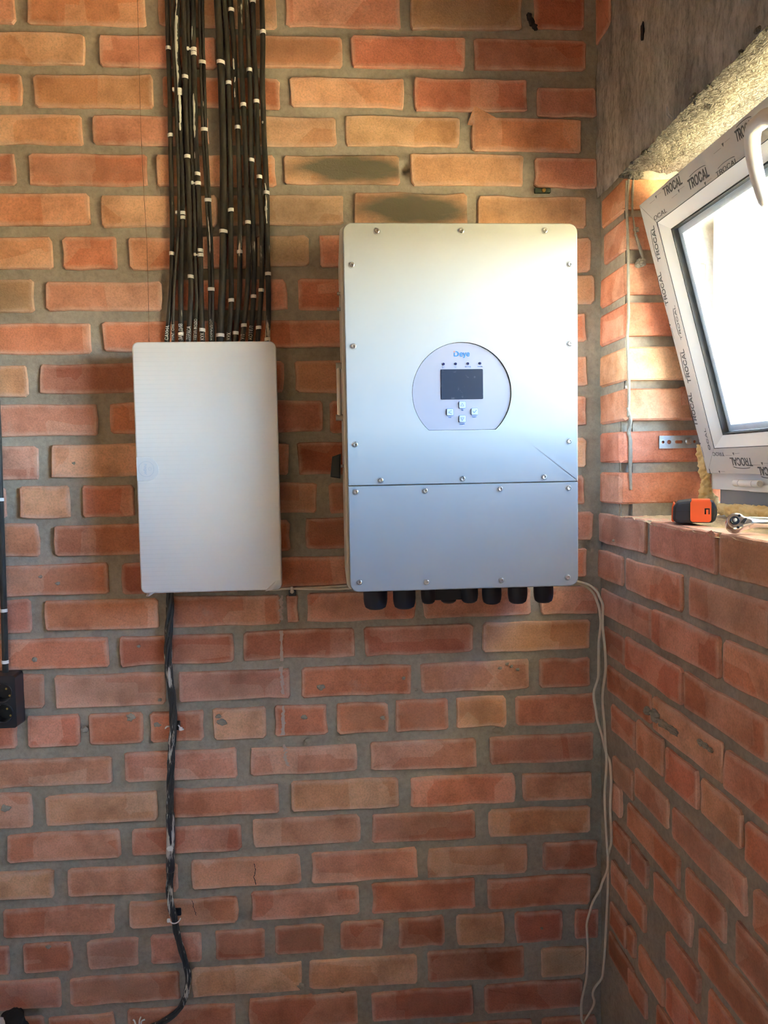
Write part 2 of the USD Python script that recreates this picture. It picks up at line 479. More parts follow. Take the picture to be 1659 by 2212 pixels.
# box front under its protective film: fine horizontal lines on the left, creases
M['filmbox'] = usdkit.material(stage, L + 'box_front_film', {
    'g': ('geometry', {}), 's': ('separate_xyz', {}),
    'w': ('wave_texture', {'wave_type': 'bands', 'bands_direction': 'z', 'scale': 34.0, 'distortion': .6, 'detail': 1.0}),
    'wr': ('map_range', {'from_min': .86, 'from_max': 1.0, 'to_min': 0.0, 'to_max': 1.0, 'clamp': True}),
    'fx': ('map_range', {'from_min': -.42, 'from_max': -.26, 'to_min': 1.0, 'to_max': 0.12, 'clamp': True}),
    'wm': ('math', {'math_type': 'multiply'}),
    'mp': ('mapping', {'mapping_type': 'point', 'scale': (1.0, 1.0, .25), 'rotation': (0, .12, 0)}),
    'n': ('noise_texture', {'scale': 42.0, 'detail': 5.0, 'roughness': .6}),
    'h': ('math', {'math_type': 'multiply_add', 'value2': -.35}),
    'bp': ('bump', {'strength': .14, 'distance': .0012}),
    'c': ('mix_color', {'blend_type': 'mix', 'a': (.69, .645, .60), 'b': (.645, .605, .565)}),
    'p': ('principled_bsdf', {'roughness': .33, 'coat_weight': .35, 'coat_roughness': .22})},
    [('g.position', 's.vector'), ('g.position', 'w.vector'), ('w.fac', 'wr.value'), ('s.x', 'fx.value'), ('wr.result', 'wm.value1'), ('fx.result', 'wm.value2'),
     ('g.position', 'mp.vector'), ('mp.vector', 'n.vector'), ('wm.value', 'h.value1'), ('n.fac', 'h.value3'), ('h.value', 'bp.height'), ('bp.normal', 'p.normal'),
     ('wm.value', 'c.fac'), ('c.result', 'p.base_color')], surface='p.BSDF')
# window glass: lets daylight straight through, reflects at grazing angles, a little dusty
M['glass'] = usdkit.material(stage, L + 'window_glass', {
    't': ('transparent_bsdf', {'color': (.985, .99, .988)}), 'gl': ('glossy_bsdf', {'color': (1, 1, 1), 'roughness': .01}), 'f0': ('layer_weight', {'blend': .5}), 'f1': ('math', {'math_type': 'power', 'value2': 5.0}), 'f': ('math', {'math_type': 'multiply_add', 'value2': .55, 'value3': .025}),
    'm': ('mix_closure', {}), 'd': ('diffuse_bsdf', {'color': (.75, .75, .72)}),
    'g': ('geometry', {}), 'n': ('noise_texture', {'scale': 45.0, 'detail': 6.0, 'roughness': .75}), 'r': ('map_range', {'from_min': .52, 'from_max': .85, 'to_min': .004, 'to_max': .10, 'clamp': True}),
    'm2': ('mix_closure', {})},
    [('f0.facing', 'f1.value1'), ('f1.value', 'f.value1'), ('f.value', 'm.fac'), ('t.BSDF', 'm.closure1'), ('gl.BSDF', 'm.closure2'), ('g.position', 'n.vector'), ('n.fac', 'r.value'), ('r.result', 'm2.fac'), ('m.closure', 'm2.closure1'), ('d.BSDF', 'm2.closure2')], surface='m2.closure')

# ------------------------------------------------------------------ the setting: floor, ceiling, ground, far walls
FLOOR, CEIL = 0.0, 2.75
Z0 = EYE[2]
SILL_Z, HEAD_Z = Z0 - .117, Z0 + .590
OPEN_Y1, OPEN_Y0 = 1.557, 0.30           # window opening along the right wall


def open_edge(z):
    return np.interp(np.asarray(z) - 1.40, [-.09, .04, .12, .19, .45, .58], [1.589, 1.587, 1.572, 1.556, 1.555, 1.566])


XOUT = XC + .38
W2_Y1, W2_Y0 = -.15, -.50                # a second window in the same wall, behind the camera


def struct(name, mesh, m):
    return obj('/World', name, mesh, m, kind='structure')


struct('floor', box((-1.7, -2.7, -.12), (XOUT, YW + .25, 0)), M['floor'])
struct('ceiling', box((-1.7, -2.7, CEIL), (XOUT, YW + .25, CEIL + .15)), M['room'])
struct('wall_left', box((-1.95, -2.7, 0), (-1.7, YW + .25, CEIL)), M['room'])
DOOR_X0, DOOR_X1, DOOR_Z0, DOOR_Z = -1.1, -.78, .80, 1.25
struct('wall_front', cat(box((-1.7, -2.95, 0), (DOOR_X0, -2.7, CEIL)), box((DOOR_X1, -2.95, 0), (XOUT, -2.7, CEIL)), box((DOOR_X0, -2.95, DOOR_Z), (DOOR_X1, -2.7, CEIL)), box((DOOR_X0, -2.95, 0), (DOOR_X1, -2.7, DOOR_Z0))), M['room'])
struct('ground', box((-40, -60, -.35), (60, 40, -.15)), M['ground'])

# ------------------------------------------------------------------ bricks
TINT = {'r': (.69, .265, .155), 'o': (.74, .330, .175), 'b': (.72, .375, .215), 'd': (.54, .190, .115), 'g': (.64, .385, .225), 'k': (.72, .345, .180), 'p': (.70, .315, .205)}


def tint_of(c):
    t = V(*TINT[c]) * (1 + rng.uniform(-.10, .10)) * (1 + rng.uniform(-.05, .05, 3))
    return t


def brick_attrs(v, edge, loc, c):
    n = len(v)
    core = {'k': 1.25, 'g': .35}.get(c, 0.0) if c in 'kg' else (rng.random() < .16) * .30
    return {'tint': np.tile(tint_of(c), (n, 1)), 'seed': np.tile(rng.uniform(0, 60, 3), (n, 1)), 'loc': loc, 'edge': edge, 'core': np.full(n, core)}


def wall_brick(parent, c, ex, ez, L_, H_, cls, depth=.05):
    """a brick whose face centre is c, length along ex, height along z, ez points out of the wall"""
    ey = V(0, 0, 1)
    hl, hh = L_ / 2, H_ / 2
    cc = min(.006, hl * .3) * rng.uniform(.5, 1.2, 4)
    k = max(1, int(round(L_ / .07)))
    pts = []
    tops = list(np.linspace(-hl, hl, k + 2)[1:-1])
    pts += [(-hl + cc[0], -hh)] + [(x, -hh) for x in tops] + [(hl - cc[1], -hh), (hl, -hh + cc[1]), (hl, 0), (hl, hh - cc[2]), (hl - cc[2], hh)]
    pts += [(x, hh) for x in tops[::-1]] + [(-hl + cc[3], hh), (-hl, hh - cc[3]), (-hl, 0), (-hl, -hh + cc[0])]
    p = np.array(pts) + rng.normal(0, .0011, (len(pts), 2))
    n = len(p)
    proud = rng.uniform(-.0015, .0015)
    tilt = rng.normal(0, .004, 2)
    zf = lambda q: proud + q[:, 0] * tilt[0] * .6 + q[:, 1] * tilt[1]
    r2, r3 = inset(p, .0022), inset(p, .011)
    ring = [np.c_[p, np.full(n, -depth)], np.c_[p, zf(p) - .0022], np.c_[r2, zf(r2)], np.c_[r3, zf(r3) + rng.normal(0, .0004, n)]]
    v = np.vstack(ring + [np.array([[0, 0, proud]])])
    i = np.arange(n); j = (i + 1) % n
    f = []
    for a in range(3):
        f += [np.stack([a * n + i, a * n + j, (a + 1) * n + j], 1), np.stack([a * n + i, (a + 1) * n + j, (a + 1) * n + i], 1)]
    f.append(np.stack([3 * n + i, 3 * n + j, np.full(n, 4 * n)], 1))
    edge = np.r_[np.ones(3 * n), np.full(n, .35), 0]
    loc = np.c_[v[:, 0] / hl, v[:, 1] / hh, np.zeros(len(v))]
    loc[:, :2] += rng.uniform(-.12, .12, 2)
    loc -= .45
    w = np.asarray(c) + v[:, :1] * ex + v[:, 1:2] * ey + v[:, 2:3] * ez
    f = np.vstack(f)
    if np.dot(np.cross(ex, ey), ez) < 0: f = f[:, ::-1]
    obj(parent, 'brick', (w, f), M['brick'], attrs=brick_attrs(w, edge, loc, cls))


wall_back = thing('wall_back', None, kind='structure')
# each row: (left px, top px, right px, bottom px, kind) of a brick face, read off the photograph and laid onto the wall plane
ROWS = [
    [(-215, -22, 33, 49, 'r'), (57, -21, 314, 56, 'o'), (341, -20, 597, 60, 'b'), (617, -18, 866, 60, 'p'), (886, -17, 1128, 65, 'g'), (1155, -15, 1263, 63, 'd')],
    [(-70, 66, 182, 139, 'b'), (212, 74, 466, 146, 'p'), (490, 75, 741, 146, 'o'), (758, 76, 1005, 148, 'r'), (1024, 83, 1266, 153, 'd')],
    [(-205, 154, 47, 226, 'o'), (72, 159, 332, 233, 'o'), (350, 165, 605, 234, 'r'), (626, 164, 873, 233, 'b'), (894, 167, 1138, 240, 'r'), (1160, 188, 1288, 253, 'd')],
    [(-70, 243, 178, 313, 'b'), (197, 247, 450, 314, 'p'), (475, 249, 726, 315, 'b'), (745, 250, 993, 316, 'b'), (1019, 254, 1256, 328, 'o')],
    [(-222, 329, 33, 400, 'd'), (60, 330, 318, 402, 'r'), (337, 334, 595, 402, 'o'), (612, 334, 863, 399, 'k'), (888, 330, 1131, 401, 'b'), (1155, 341, 1289, 406, 'p')],
    [(-60, 416, 194, 487, 'o'), (217, 421, 470, 490, 'b'), (492, 420, 741, 486, 'g'), (765, 416, 1009, 488, 'k'), (1032, 423, 1267, 490, 'b')],
    [(-140, 512, 114, 582, 'b'), (133, 511, 253, 581, 'r'), (276, 513, 395, 582, 'r'), (415, 510, 535, 579, 'r'), (555, 508, 667, 575, 'g'), (689, 507, 806, 575, 'r'), (828, 507, 945, 575, 'r'), (965, 508, 1085, 576, 'o'), (1105, 510, 1205, 578, 'r'), (1222, 512, 1277, 588, 'b')],
    [(-178, 604, 74, 676, 'g'), (97, 609, 350, 672, 'p'), (371, 603, 621, 669, 'r'), (643, 601, 890, 669, 'r'), (912, 598, 1160, 664, 'o'), (1182, 594, 1284, 655, 'b')],
    [(-58, 699, 197, 764, 'r'), (220, 694, 470, 758, 'r'), (492, 690, 743, 749, 'r'), (765, 684, 1010, 748, 'r'), (1032, 679, 1266, 738, 'r')],
    [(-195, 791, 60, 857, 'b'), (83, 786, 335, 848, 'd'), (362, 782, 614, 847, 'r'), (637, 779, 885, 846, 'b'), (908, 775, 1155, 840, 'r'), (1178, 771, 1268, 834, 'o')],
    [(-40, 875, 211, 941, 'p'), (236, 870, 424, 936, 'r'), (446, 868, 697, 933, 'd'), (711, 866, 960, 931, 'r'), (982, 861, 1145, 925, 'r'), (1166, 857, 1267, 919, 'r')],
    [(-170, 967, 83, 1035, 'p'), (108, 961, 350, 1029, 'b'), (372, 960, 623, 1025, 'r'), (643, 956, 890, 1022, 'd'), (912, 951, 1160, 1015, 'r'), (1182, 946, 1267, 1008, 'o')],
    [(-110, 1057, 12, 1121, 'r'), (40, 1051, 151, 1119, 'o'), (176, 1050, 290, 1116, 'r'), (311, 1048, 425, 1113, 'r'), (447, 1046, 560, 1110, 'r'), (580, 1044, 684, 1107, 'r'), (711, 1042, 825, 1105, 'd'), (848, 1038, 960, 1101, 'r'), (983, 1034, 1095, 1097, 'r'), (1117, 1030, 1262, 1088, 'd')],
    [(-165, 1137, 85, 1202, 'o'), (116, 1136, 367, 1196, 'r'), (392, 1130, 627, 1190, 'r'), (659, 1119, 905, 1180, 'd'), (927, 1115, 1170, 1174, 'r'), (1192, 1108, 1281, 1166, 'd')],
    [(-18, 1222, 235, 1284, 'r'), (262, 1217, 515, 1277, 'd'), (542, 1207, 795, 1264, 'r'), (817, 1198, 1060, 1256, 'r'), (1082, 1190, 1267, 1246, 'r')],
    [(-185, 1303, 68, 1367, 'p'), (95, 1299, 343, 1357, 'o'), (367, 1291, 607, 1348, 'r'), (619, 1285, 645, 1345, 'r'), (663, 1281, 898, 1337, 'r'), (915, 1275, 1147, 1329, 'd'), (1168, 1270, 1292, 1325, 'p')],
    [(-12, 1384, 235, 1441, 'r'), (257, 1377, 506, 1431, 'd'), (525, 1364, 767, 1420, 'd'), (787, 1355, 1023, 1410, 'd'), (1043, 1346, 1275, 1402, 'o')],
    [(-150, 1466, 96, 1529, 'r'), (116, 1461, 358, 1522, 'p'), (384, 1454, 628, 1508, 'p'), (651, 1443, 888, 1499, 'r'), (909, 1433, 1144, 1489, 'p'), (1165, 1424, 1275, 1483, 'd')],
    [(-75, 1556, 37, 1617, 'r'), (57, 1549, 174, 1611, 'r'), (190, 1544, 309, 1606, 'r'), (323, 1540, 441, 1600, 'r'), (460, 1532, 575, 1595, 'b'), (594, 1526, 708, 1587, 'r'), (727, 1521, 839, 1582, 'r'), (855, 1514, 969, 1577, 'r'), (986, 1508, 1095, 1570, 'o'), (1114, 1505, 1288, 1563, 'r')],
    [(-12, 1645, 242, 1694, 'p'), (269, 1627, 512, 1681, 'p'), (540, 1618, 772, 1668, 'p'), (801, 1605, 1030, 1657, 'p'), (1058, 1593, 1282, 1642, 'd')],
    [(-175, 1724, 70, 1789, 'p'), (96, 1720, 340, 1773, 'b'), (364, 1706, 603, 1757, 'r'), (628, 1690, 862, 1744, 'b'), (887, 1681, 1114, 1735, 'r'), (1129, 1673, 1278, 1724, 'b')],
    [(-240, 1815, -10, 1868, 'r'), (14, 1804, 260, 1854, 'r'), (283, 1793, 522, 1838, 'r'), (546, 1772, 780, 1819, 'b'), (804, 1762, 1028, 1812, 'd'), (1056, 1751, 1276, 1799, 'o')],
    [(-125, 1892, 117, 1940, 'b'), (145, 1879, 385, 1926, 'p'), (412, 1860, 650, 1910, 'b'), (672, 1845, 902, 1897, 'p'), (925, 1835, 1140, 1886, 'b'), (1173, 1822, 1290, 1876, 'd')],
    [(-240, 1978, -18, 2032, 'r'), (5, 1968, 248, 2016, 'r'), (277, 1951, 514, 1994, 'r'), (543, 1928, 776, 1976, 'r'), (804, 1911, 1027, 1963, 'r'), (1054, 1902, 1276, 1953, 'r')],
    [(-95, 2050, 21, 2106, 'd'), (49, 2042, 156, 2099, 'd'), (187, 2033, 299, 2087, 'p'), (324, 2023, 436, 2079, 'p'), (464, 2014, 572, 2070, 'd'), (593, 2003, 701, 2057, 'd'), (736, 1993, 829, 2049, 'd'), (861, 1986, 961, 2043, 'd'), (987, 1979, 1091, 2038, 'b'), (1114, 1973, 1215, 2033, 'd'), (1244, 1968, 1294, 2027, 'd')],
    [(-112, 2129, 132, 2177, 'r'), (150, 2116, 389, 2160, 'r'), (413, 2094, 652, 2141, 'b'), (668, 2078, 902, 2125, 'b'), (924, 2059, 1133, 2111, 'd'), (1170, 2051, 1266, 2106, 'g')],
    [(-150, 2212, 96, 2262, 'd'), (104, 2200, 248, 2250, 'r'), (273, 2184, 510, 2232, 'd'), (538, 2161, 773, 2213, 'd'), (803, 2147, 1023, 2193, 'd'), (1048, 2130, 1259, 2177, 'd')],
    [(655, 2242, 905, 2292, 'd'), (930, 2218, 1150, 2258, 'd'), (1172, 2202, 1290, 2240, 'd')],
]
BRICK_Z = .071
for row in ROWS:
    for x0, y0, x1, y1, c in row:
        a, b = at_y(x0, y0, YW), at_y(x1, y1, YW)
        if abs(b[0] - a[0]) < .02: continue
        wall_brick(wall_back, V((a[0] + b[0]) / 2, YW, (a[2] + b[2]) / 2), FRONT[0], FRONT[2], b[0] - a[0], a[2] - b[2], c)
# the same courses carried on beyond the left and upper edge of the photograph
for k, row in enumerate(ROWS):
    x0, y0, x1, y1, c = row[0]
    a, b = at_y(x0, y0, YW), at_y(x1, y1, YW)
    zc, h, xl = (a[2] + b[2]) / 2, a[2] - b[2], a[0]
    for j in range(2):
        w = .25
        wall_brick(wall_back, V(xl - .019 - w / 2, YW, zc), FRONT[0], FRONT[2], w, h, 'rpob'[(k + 2 * j) % 4]); xl -= w + .019
    if k < 2:
        for (x0, y0, x1, y1, c) in row:
            a, b = at_y(x0, y0, YW), at_y(x1, y1, YW)
            wall_brick(wall_back, V((a[0] + b[0]) / 2, YW, (a[2] + b[2]) / 2 + .0905 * 2), FRONT[0], FRONT[2], b[0] - a[0], BRICK_Z, c)
HOLES = [(876, 362, .009, .030), (338, 348, .007, .02), (545, 524, .006, .02), (1268, 1184, .008, .02), (1310, 0, .004, .02), (668, 2150, .004, .01)]
hole_pts = [(at_y(x, y, YW), r, d) for x, y, r, d in HOLES]


def mortar_disp(n):
    def f(P):
        d = .0075 - .0055 * (meshkit.fbm(P * 22, 3, 3) - .35) - .0025 * (meshkit.fbm(P * 75, 2, 5) - .5)
        for c, r, dep in hole_pts:
            q = np.linalg.norm((P - c)[:, [0, 2]], axis=1)
            d = d + dep * np.exp(-(q / r) ** 2)
        return d[:, None] * n
    return f


obj(wall_back, 'mortar_bed', grid((XC + .02, YW, 0), V(-2.3, 0, 0), V(0, 0, CEIL), 330, 390, mortar_disp(V(0, 1, 0))), M['mortar'], smooth=True)
obj(wall_back, 'masonry_core', box((-1.7, YW + .036, 0), (XOUT, YW + .3, CEIL)), M['mortar'])

# marks on the back wall that follow bricks and joints
def mark(parent, name, px, m, width, y=YW - .0022, jitter=0.0, seed=1):
    r = np.random.default_rng(seed)
    ms = []
    pts = [at_y(a, b, y) for a, b in px]
    for a, b in zip(pts[:-1], pts[1:]):
        k = 6
        c = [a + (b - a) * t + V(r.normal(0, jitter), 0, 0) for t in np.linspace(0, 1, k)]
        w = width * r.uniform(.5, 1.3, k)
        left = [q - V(w_ / 2, 0, 0) for q, w_ in zip(c, w)]; right = [q + V(w_ / 2, 0, 0) for q, w_ in zip(c, w)]
        v = np.array(left + right + [q + V(0, .0012, 0) for q in left + right])
        f = []
        for i in range(k - 1):
            f += [(i, i + 1, k + i + 1), (i, k + i + 1, k + i)]
        ms.append(trimesh.Trimesh(v, np.array(f)[:, ::-1], process=False))
    obj(parent, name, cat(*ms), m)


mark(wall_back, 'plumb_line_mark', [(297, 0), (303, 240), (306, 320), (311, 420), (317, 520), (320, 620), (322, 738)], M['pencil'], .0010)
for a, b, w, j in (((609, 1286), (608, 1340), .010, .002), ((608, 1362), (608, 1428), .009, .0006), ((607, 1440), (611, 1500), .010, .001), ((612, 1524), (611, 1588), .013, .001), ((613, 1608), (620, 1655), .010, .002)):
    k = [(a[0] + (b[0] - a[0]) * t, a[1] + (b[1] - a[1]) * t) for t in np.linspace(0, 1, 4)]
    mark(wall_back, 'chalk_streak', k, M['chalk'], w * .75, jitter=j, seed=int(a[1]))
mark(wall_back, 'crack', [(549, 1866), (552, 1880), (549, 1893), (553, 1912)], M['soot'], .0016, jitter=.0006)
mark(wall_back, 'crack', [(415, 1945), (419, 1962), (424, 1978)], M['soot'], .0012, jitter=.0006, seed=4)
for i, (x, y, rx, rz) in enumerate(((1143, 36, .006, .009), (1149, 48, .007, .010), (1156, 58, .007, .008))):
    obj(wall_back, 'soot_smudge', blob(at_y(x, y, YW + .004), V(rx, .0035, rz), seed=i + 30, sub=2, amp=.5), M['soot'], smooth=True)
for i, (x, y, r) in enumerate([(125, 1260, 5), (88, 1246, 4), (75, 1425, 6), (657, 1549, 7), (827, 1551, 6), (480, 1560, 9), (472, 1548, 6), (693, 1485, 8), (183, 1575, 8), (340, 1565, 7), (283, 1550, 9), (1080, 1443, 4), (1105, 1440, 4), (1118, 1446, 4), (1095, 1434, 4), (11, 1747, 9), (665, 1600, 8), (735, 1598, 5), (160, 1000, 4), (872, 1465, 4), (1075, 1577, 9), (1105, 1574, 6), (1170, 2005, 4), (650, 2130, 8), (740, 2138, 7), (105, 2045, 5), (900, 1490, 4), (345, 1512, 4), (300, 1396, 4)]):
    c = at_y(x, y, YW)
    obj(wall_back, 'mortar_splash', blob(c, V(r, 3.2, r * .8) / 1000 * 1.05, seed=i, sub=2, amp=.75, freq=1.6), M['mortar'], smooth=True)

# ------------------------------------------------------------------ right wall with the window opening
wall_right = thing('wall_right', None, kind='structure')
RX = (V(0, -1, 0), V(-1, 0, 0))      # length along -Y (to the right in the photograph), outward -X
A_ = lambda x, y: (1200 + x / 3.614, 1090 + y / 3.614)
B_ = lambda x, y: (1200 + x / 3.614, 1640 + y / 3.614)
RB = [  # (left, top, right, bottom) on the right wall, photograph pixels, + kind, + fixed length
    (*A_(335, 62), *A_(695, 388), 'p'), (*A_(725, 128), *A_(1245, 545), 'p'), (*A_(1272, 222), None, None, 'b', .25),
    (*A_(322, 345), *A_(515, 640), 'p'), (*A_(540, 415), *A_(975, 845), 'r'), (*A_(1030, 565), *A_(1652, 1125), 'p'), (*A_(1690, 750), None, None, 'r', .25),
    (*A_(350, 655), *A_(735, 1060), 'p'), (*A_(745, 810), *A_(1270, 1365), 'r'), (*A_(1305, 1048), None, None, 'r', .25),
    (*A_(365, 950), *A_(525, 1258), 'd'), (*A_(537, 1030), *A_(975, 1570), 'r'), (*A_(1000, 1305), *A_(1645, 2020), 'r'), (*A_(1680, 1700), None, None, 'r', .25),
    (*A_(392, 1250), *A_(735, 1715), 'r'), (*A_(755, 1490), *A_(1290, 2190), 'b'), (*A_(1312, 1895), None, None, 'r', .25),
    (*A_(425, 1555), *A_(608, 1908), 'r'), (*A_(622, 1672), *A_(828, 2150), 'r'), (*A_(850, 1880), *A_(1100, 2400), 'r'), (*A_(1128, 2130), *A_(1440, 2700), 'b'), (*B_(1480, 462), None, None, 'r', .12),
    (*B_(438, -40), *B_(592, 240), 'p'), (*B_(608, 66), *B_(863, 556), 'p'), (*B_(905, 368), *B_(1472, 1216), 'p'), (*B_(1540, 985), None, None, 'r', .25),
    (*B_(440, 180), *B_(500, 470), 'p'), (*B_(555, 325), *B_(952, 1000), 'r'), (*B_(1008, 835), *B_(1308, 1425), 'p'), (*B_(1398, 1260), None, None, 'p', .25),
    (*B_(445, 470), *B_(572, 800), 'r'), (*B_(585, 650), *B_(708, 972), 'd'), (*B_(760, 862), *B_(1048, 1490), 'p'), (*B_(1113, 1295), None, None, 'r', .25),
    (*B_(432, 780), *B_(548, 1120), 'p'), (*B_(556, 960), *B_(690, 1262), 'r'), (*B_(858, 1330), *B_(1110, 1850), 'p'), (*B_(1185, 1790), None, None, 'r', .12),
    (*B_(418, 1100), *B_(540, 1345), 'd'), (*B_(552, 1275), *B_(612, 1475), 'r'), (*B_(640, 1430), *B_(830, 1750), 'p'), (*B_(860, 1690), None, None, 'r', .25),
    (*B_(405, 1330), *B_(600, 1690), 'd'), (*B_(560, 1600), *B_(700, 1960), 'r'), (*B_(790, 1900), None, None, 'r', .25),
]
BRICK_H = .0675
for r in RB:
    a = at_x(r[0], r[1], XC)
    if r[2] is None:
        ln, h = r[5], BRICK_H
    else:
        b = at_x(r[2], r[3], XC); ln, h = a[1] - b[1], a[2] - b[2]
        h = min(max(h, .058), .072)
    wall_brick(wall_right, V(XC, a[1] - ln / 2, a[2] - h / 2), RX[0], RX[1], ln, h, r[4])
# the same bond carried on towards the camera, outside the frame, below the sill
for k in range(11):
    z = SILL_Z - .036 - k * .0868
    for j in range(3):
        y1 = .90 - j * .267 - (k % 2) * .13
        if z < .1 or y1 - .25 < .0: continue
        if at_x(1659, 1106, XC)[1] < y1: y1 = min(y1, .93)
        P = EYE + 0
        # leave out what would touch the bricks read off the photograph
        q = CAM @ (V(XC, y1, z) - EYE); px = W_PX / 2 + F_PX * q[0] / q[2]
        if px < 2050: continue
        wall_brick(wall_right, V(XC, y1 - .125, z), RX[0], RX[1], .25, BRICK_H, 'r')

# pier bricks between the corner and the opening: seen on two faces
C6 = lambda x, y: (1200 + x / 3.614, 560 + y / 3.614)
C7 = lambda x, y: (1200 + x / 3.614, y / 3.614)
PIER = [  # (pier left px, arris px x, arris top y, arris bottom y, reveal right px x, kind)
    (C7(358, 0)[0], C7(537, 0)[0], C7(0, 1388)[1], C7(0, 1632)[1], C7(905, 0)[0], 'o'),
    (C7(372, 0)[0], C7(546, 0)[0], C7(0, 1690)[1], C7(0, 1985)[1] - 12, C7(860, 0)[0], 'p'),
    (C6(345, 0)[0], C6(545, 0)[0], C6(0, 26)[1], C6(0, 268)[1], C6(960, 0)[0], 'r'),
    (C6(312, 0)[0], C6(548, 0)[0], C6(0, 338)[1], C6(0, 597)[1], C6(1000, 0)[0], 'r'),
    (C6(342, 0)[0], C6(548, 0)[0], C6(0, 683)[1], C6(0, 942)[1], C6(1060, 0)[0], 'b'),
    (C6(312, 0)[0], C6(540, 0)[0], C6(0, 1008)[1], C6(0, 1262)[1], C6(928, 0)[0], 'r'),
    (C6(342, 0)[0], C6(505, 0)[0], C6(0, 1345)[1], C6(0, 1588)[1], C6(1180, 0)[0], 'r'),
    (C6(338, 0)[0], C6(500, 0)[0], C6(0, 1665)[1], C6(0, 1915)[1], C6(1200, 0)[0], 'r'),
]


def pier_brick(lo, hi, cls):
    m = chamfer_box(lo, hi, .004)
    v = np.asarray(m.vertices).copy()
    a_ = (v[:, 0] < XC + .02) & (v[:, 1] < lo[1] + .02)          # worn vertical arris
    v[a_ & (v[:, 0] < XC + .001), 1] += .004; v[a_ & (v[:, 1] < lo[1] + .001), 0] += .004
    v = v + rng.normal(0, .0009, (len(m.vertices), 3))
    m = trimesh.Trimesh(v, m.faces, process=False)
    loc = np.zeros_like(v)
    obj(wall_right, 'brick', m, M['brick'], attrs=brick_attrs(v, np.full(len(v), .45), loc, cls))


PIER_Y = []
for i, (pl, ar, yt, yb, rr, c) in enumerate(PIER):
    a = at_x(ar, yt, XC); b = at_x(ar, yb, XC)
    yo = a[1]
    PIER_Y += [(a[2], yo, b[2])]
    yl = min(at_x(pl, (yt + yb) / 2, XC)[1], YW - .006)
    xr = at_y(rr, yt, yo)[0] + .06
    pier_brick((XC, yo, b[2]), (min(xr, XC + .36), yl, a[2]), c)
    if i == 5:
        x2 = at_y(C6(972, 0)[0], yt, yo)[0]
        pier_brick((x2, yo, b[2]), (XC + .36, yo + .12, a[2]), 'r')
    if i == 5: continue

rmd = mortar_disp(V(1, 0, 0))


def keep_open(P):
    return ~((P[:, 1] < open_edge(P[:, 2]) + .002) & (P[:, 1] > OPEN_Y0) & (P[:, 2] > SILL_Z + .0) & (P[:, 2] < HEAD_Z))


NY, NZ = 232, 330
obj(wall_right, 'mortar_bed', grid((XC, YW + .03, 0), V(0, -1.72, 0), V(0, 0, CEIL), NY, NZ, rmd, keep_open), M['mortar'], smooth=True)
obj(wall_right, 'mortar_bed', grid((XC + .004, 0, SILL_Z - .02), V(.38, 0, 0), V(0, 0, HEAD_Z - SILL_Z + .04), 60, 100,
    lambda P: (.006 * (meshkit.fbm(P * 40, 3, 9) - .3))[:, None] * V(0, -1, 0) + (open_edge(P[:, 2]) + .010)[:, None] * V(0, 1, 0)), M['mortar'], smooth=True)
core = cat(box((XC + .03, OPEN_Y1 + .03, 0), (XOUT, YW + .05, CEIL)), box((XC + .03, W2_Y1, 0), (XOUT, OPEN_Y0, CEIL)), box((XC + .03, -2.7, 0), (XOUT, W2_Y0, CEIL)), box((XC + .03, W2_Y0, 0), (XOUT, W2_Y1, SILL_Z)), box((XC + .03, W2_Y0, HEAD_Z), (XOUT, W2_Y1, CEIL)),
           box((XC + .03, OPEN_Y0, 0), (XOUT, OPEN_Y1 + .03, SILL_Z - .03)), box((XC + .03, OPEN_Y0, HEAD_Z + .03), (XOUT, OPEN_Y1 + .03, CEIL)))
obj(wall_right, 'masonry_core', core, M['mortar'])
# rough concrete lintel: front face and crumbly underside
LX = XC - .004


def lintel_disp(P):
    n = meshkit.fbm(P * V(14, 14, 5), 4, 11) - .5
    n2 = meshkit.fbm(P * 70, 3, 13) - .5
    return (-.012 * n - .005 * n2)[:, None] * V(1, 0, 0)


def soffit_disp(P):
    n = meshkit.fbm(P * 26, 4, 21) - .5
    n2 = meshkit.fbm(P * 110, 3, 23) - .5
    return (.016 * n + .008 * n2)[:, None] * V(0, 0, 1) + (.008 * (meshkit.fbm(P * 60, 3, 29) - .5))[:, None] * V(-1, 0, 0) * (P[:, :1] < XC + .02)


lf = grid((LX, YW + .004, HEAD_Z), V(0, -2.4, 0), V(0, 0, .62), 420, 120, lintel_disp)
obj(wall_right, 'lintel_face', lf, M['concrete'], smooth=True)
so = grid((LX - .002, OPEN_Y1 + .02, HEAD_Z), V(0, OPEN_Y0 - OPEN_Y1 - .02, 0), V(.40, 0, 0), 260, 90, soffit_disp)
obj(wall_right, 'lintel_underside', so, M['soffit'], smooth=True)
for i in range(46):        # crumbs hanging along the lower edge
    y = rng.uniform(.75, 1.53)
    obj(wall_right, 'concrete_crumb', blob(V(LX - .003, y, HEAD_Z + rng.uniform(-.006, .006)), V(.004, rng.uniform(.003, .009), .004), seed=i, sub=1, amp=.5), M['soffit'], smooth=True) if i < 14 else None
c = at_x(1455, 250, LX)
obj(wall_right, 'wire_loop', tube(smooth_path([at_x(1452, 262, LX), at_x(1452, 250, LX) + V(-.008, 0, 0), at_x(1457, 240, LX) + V(-.014, 0, 0), at_x(1460, 231, LX) + V(-.016, 0, 0), at_x(1459, 243, LX) + V(-.012, 0, 0), at_x(1456, 256, LX)], 24), .0008, 6), M['zinc'], smooth=True)
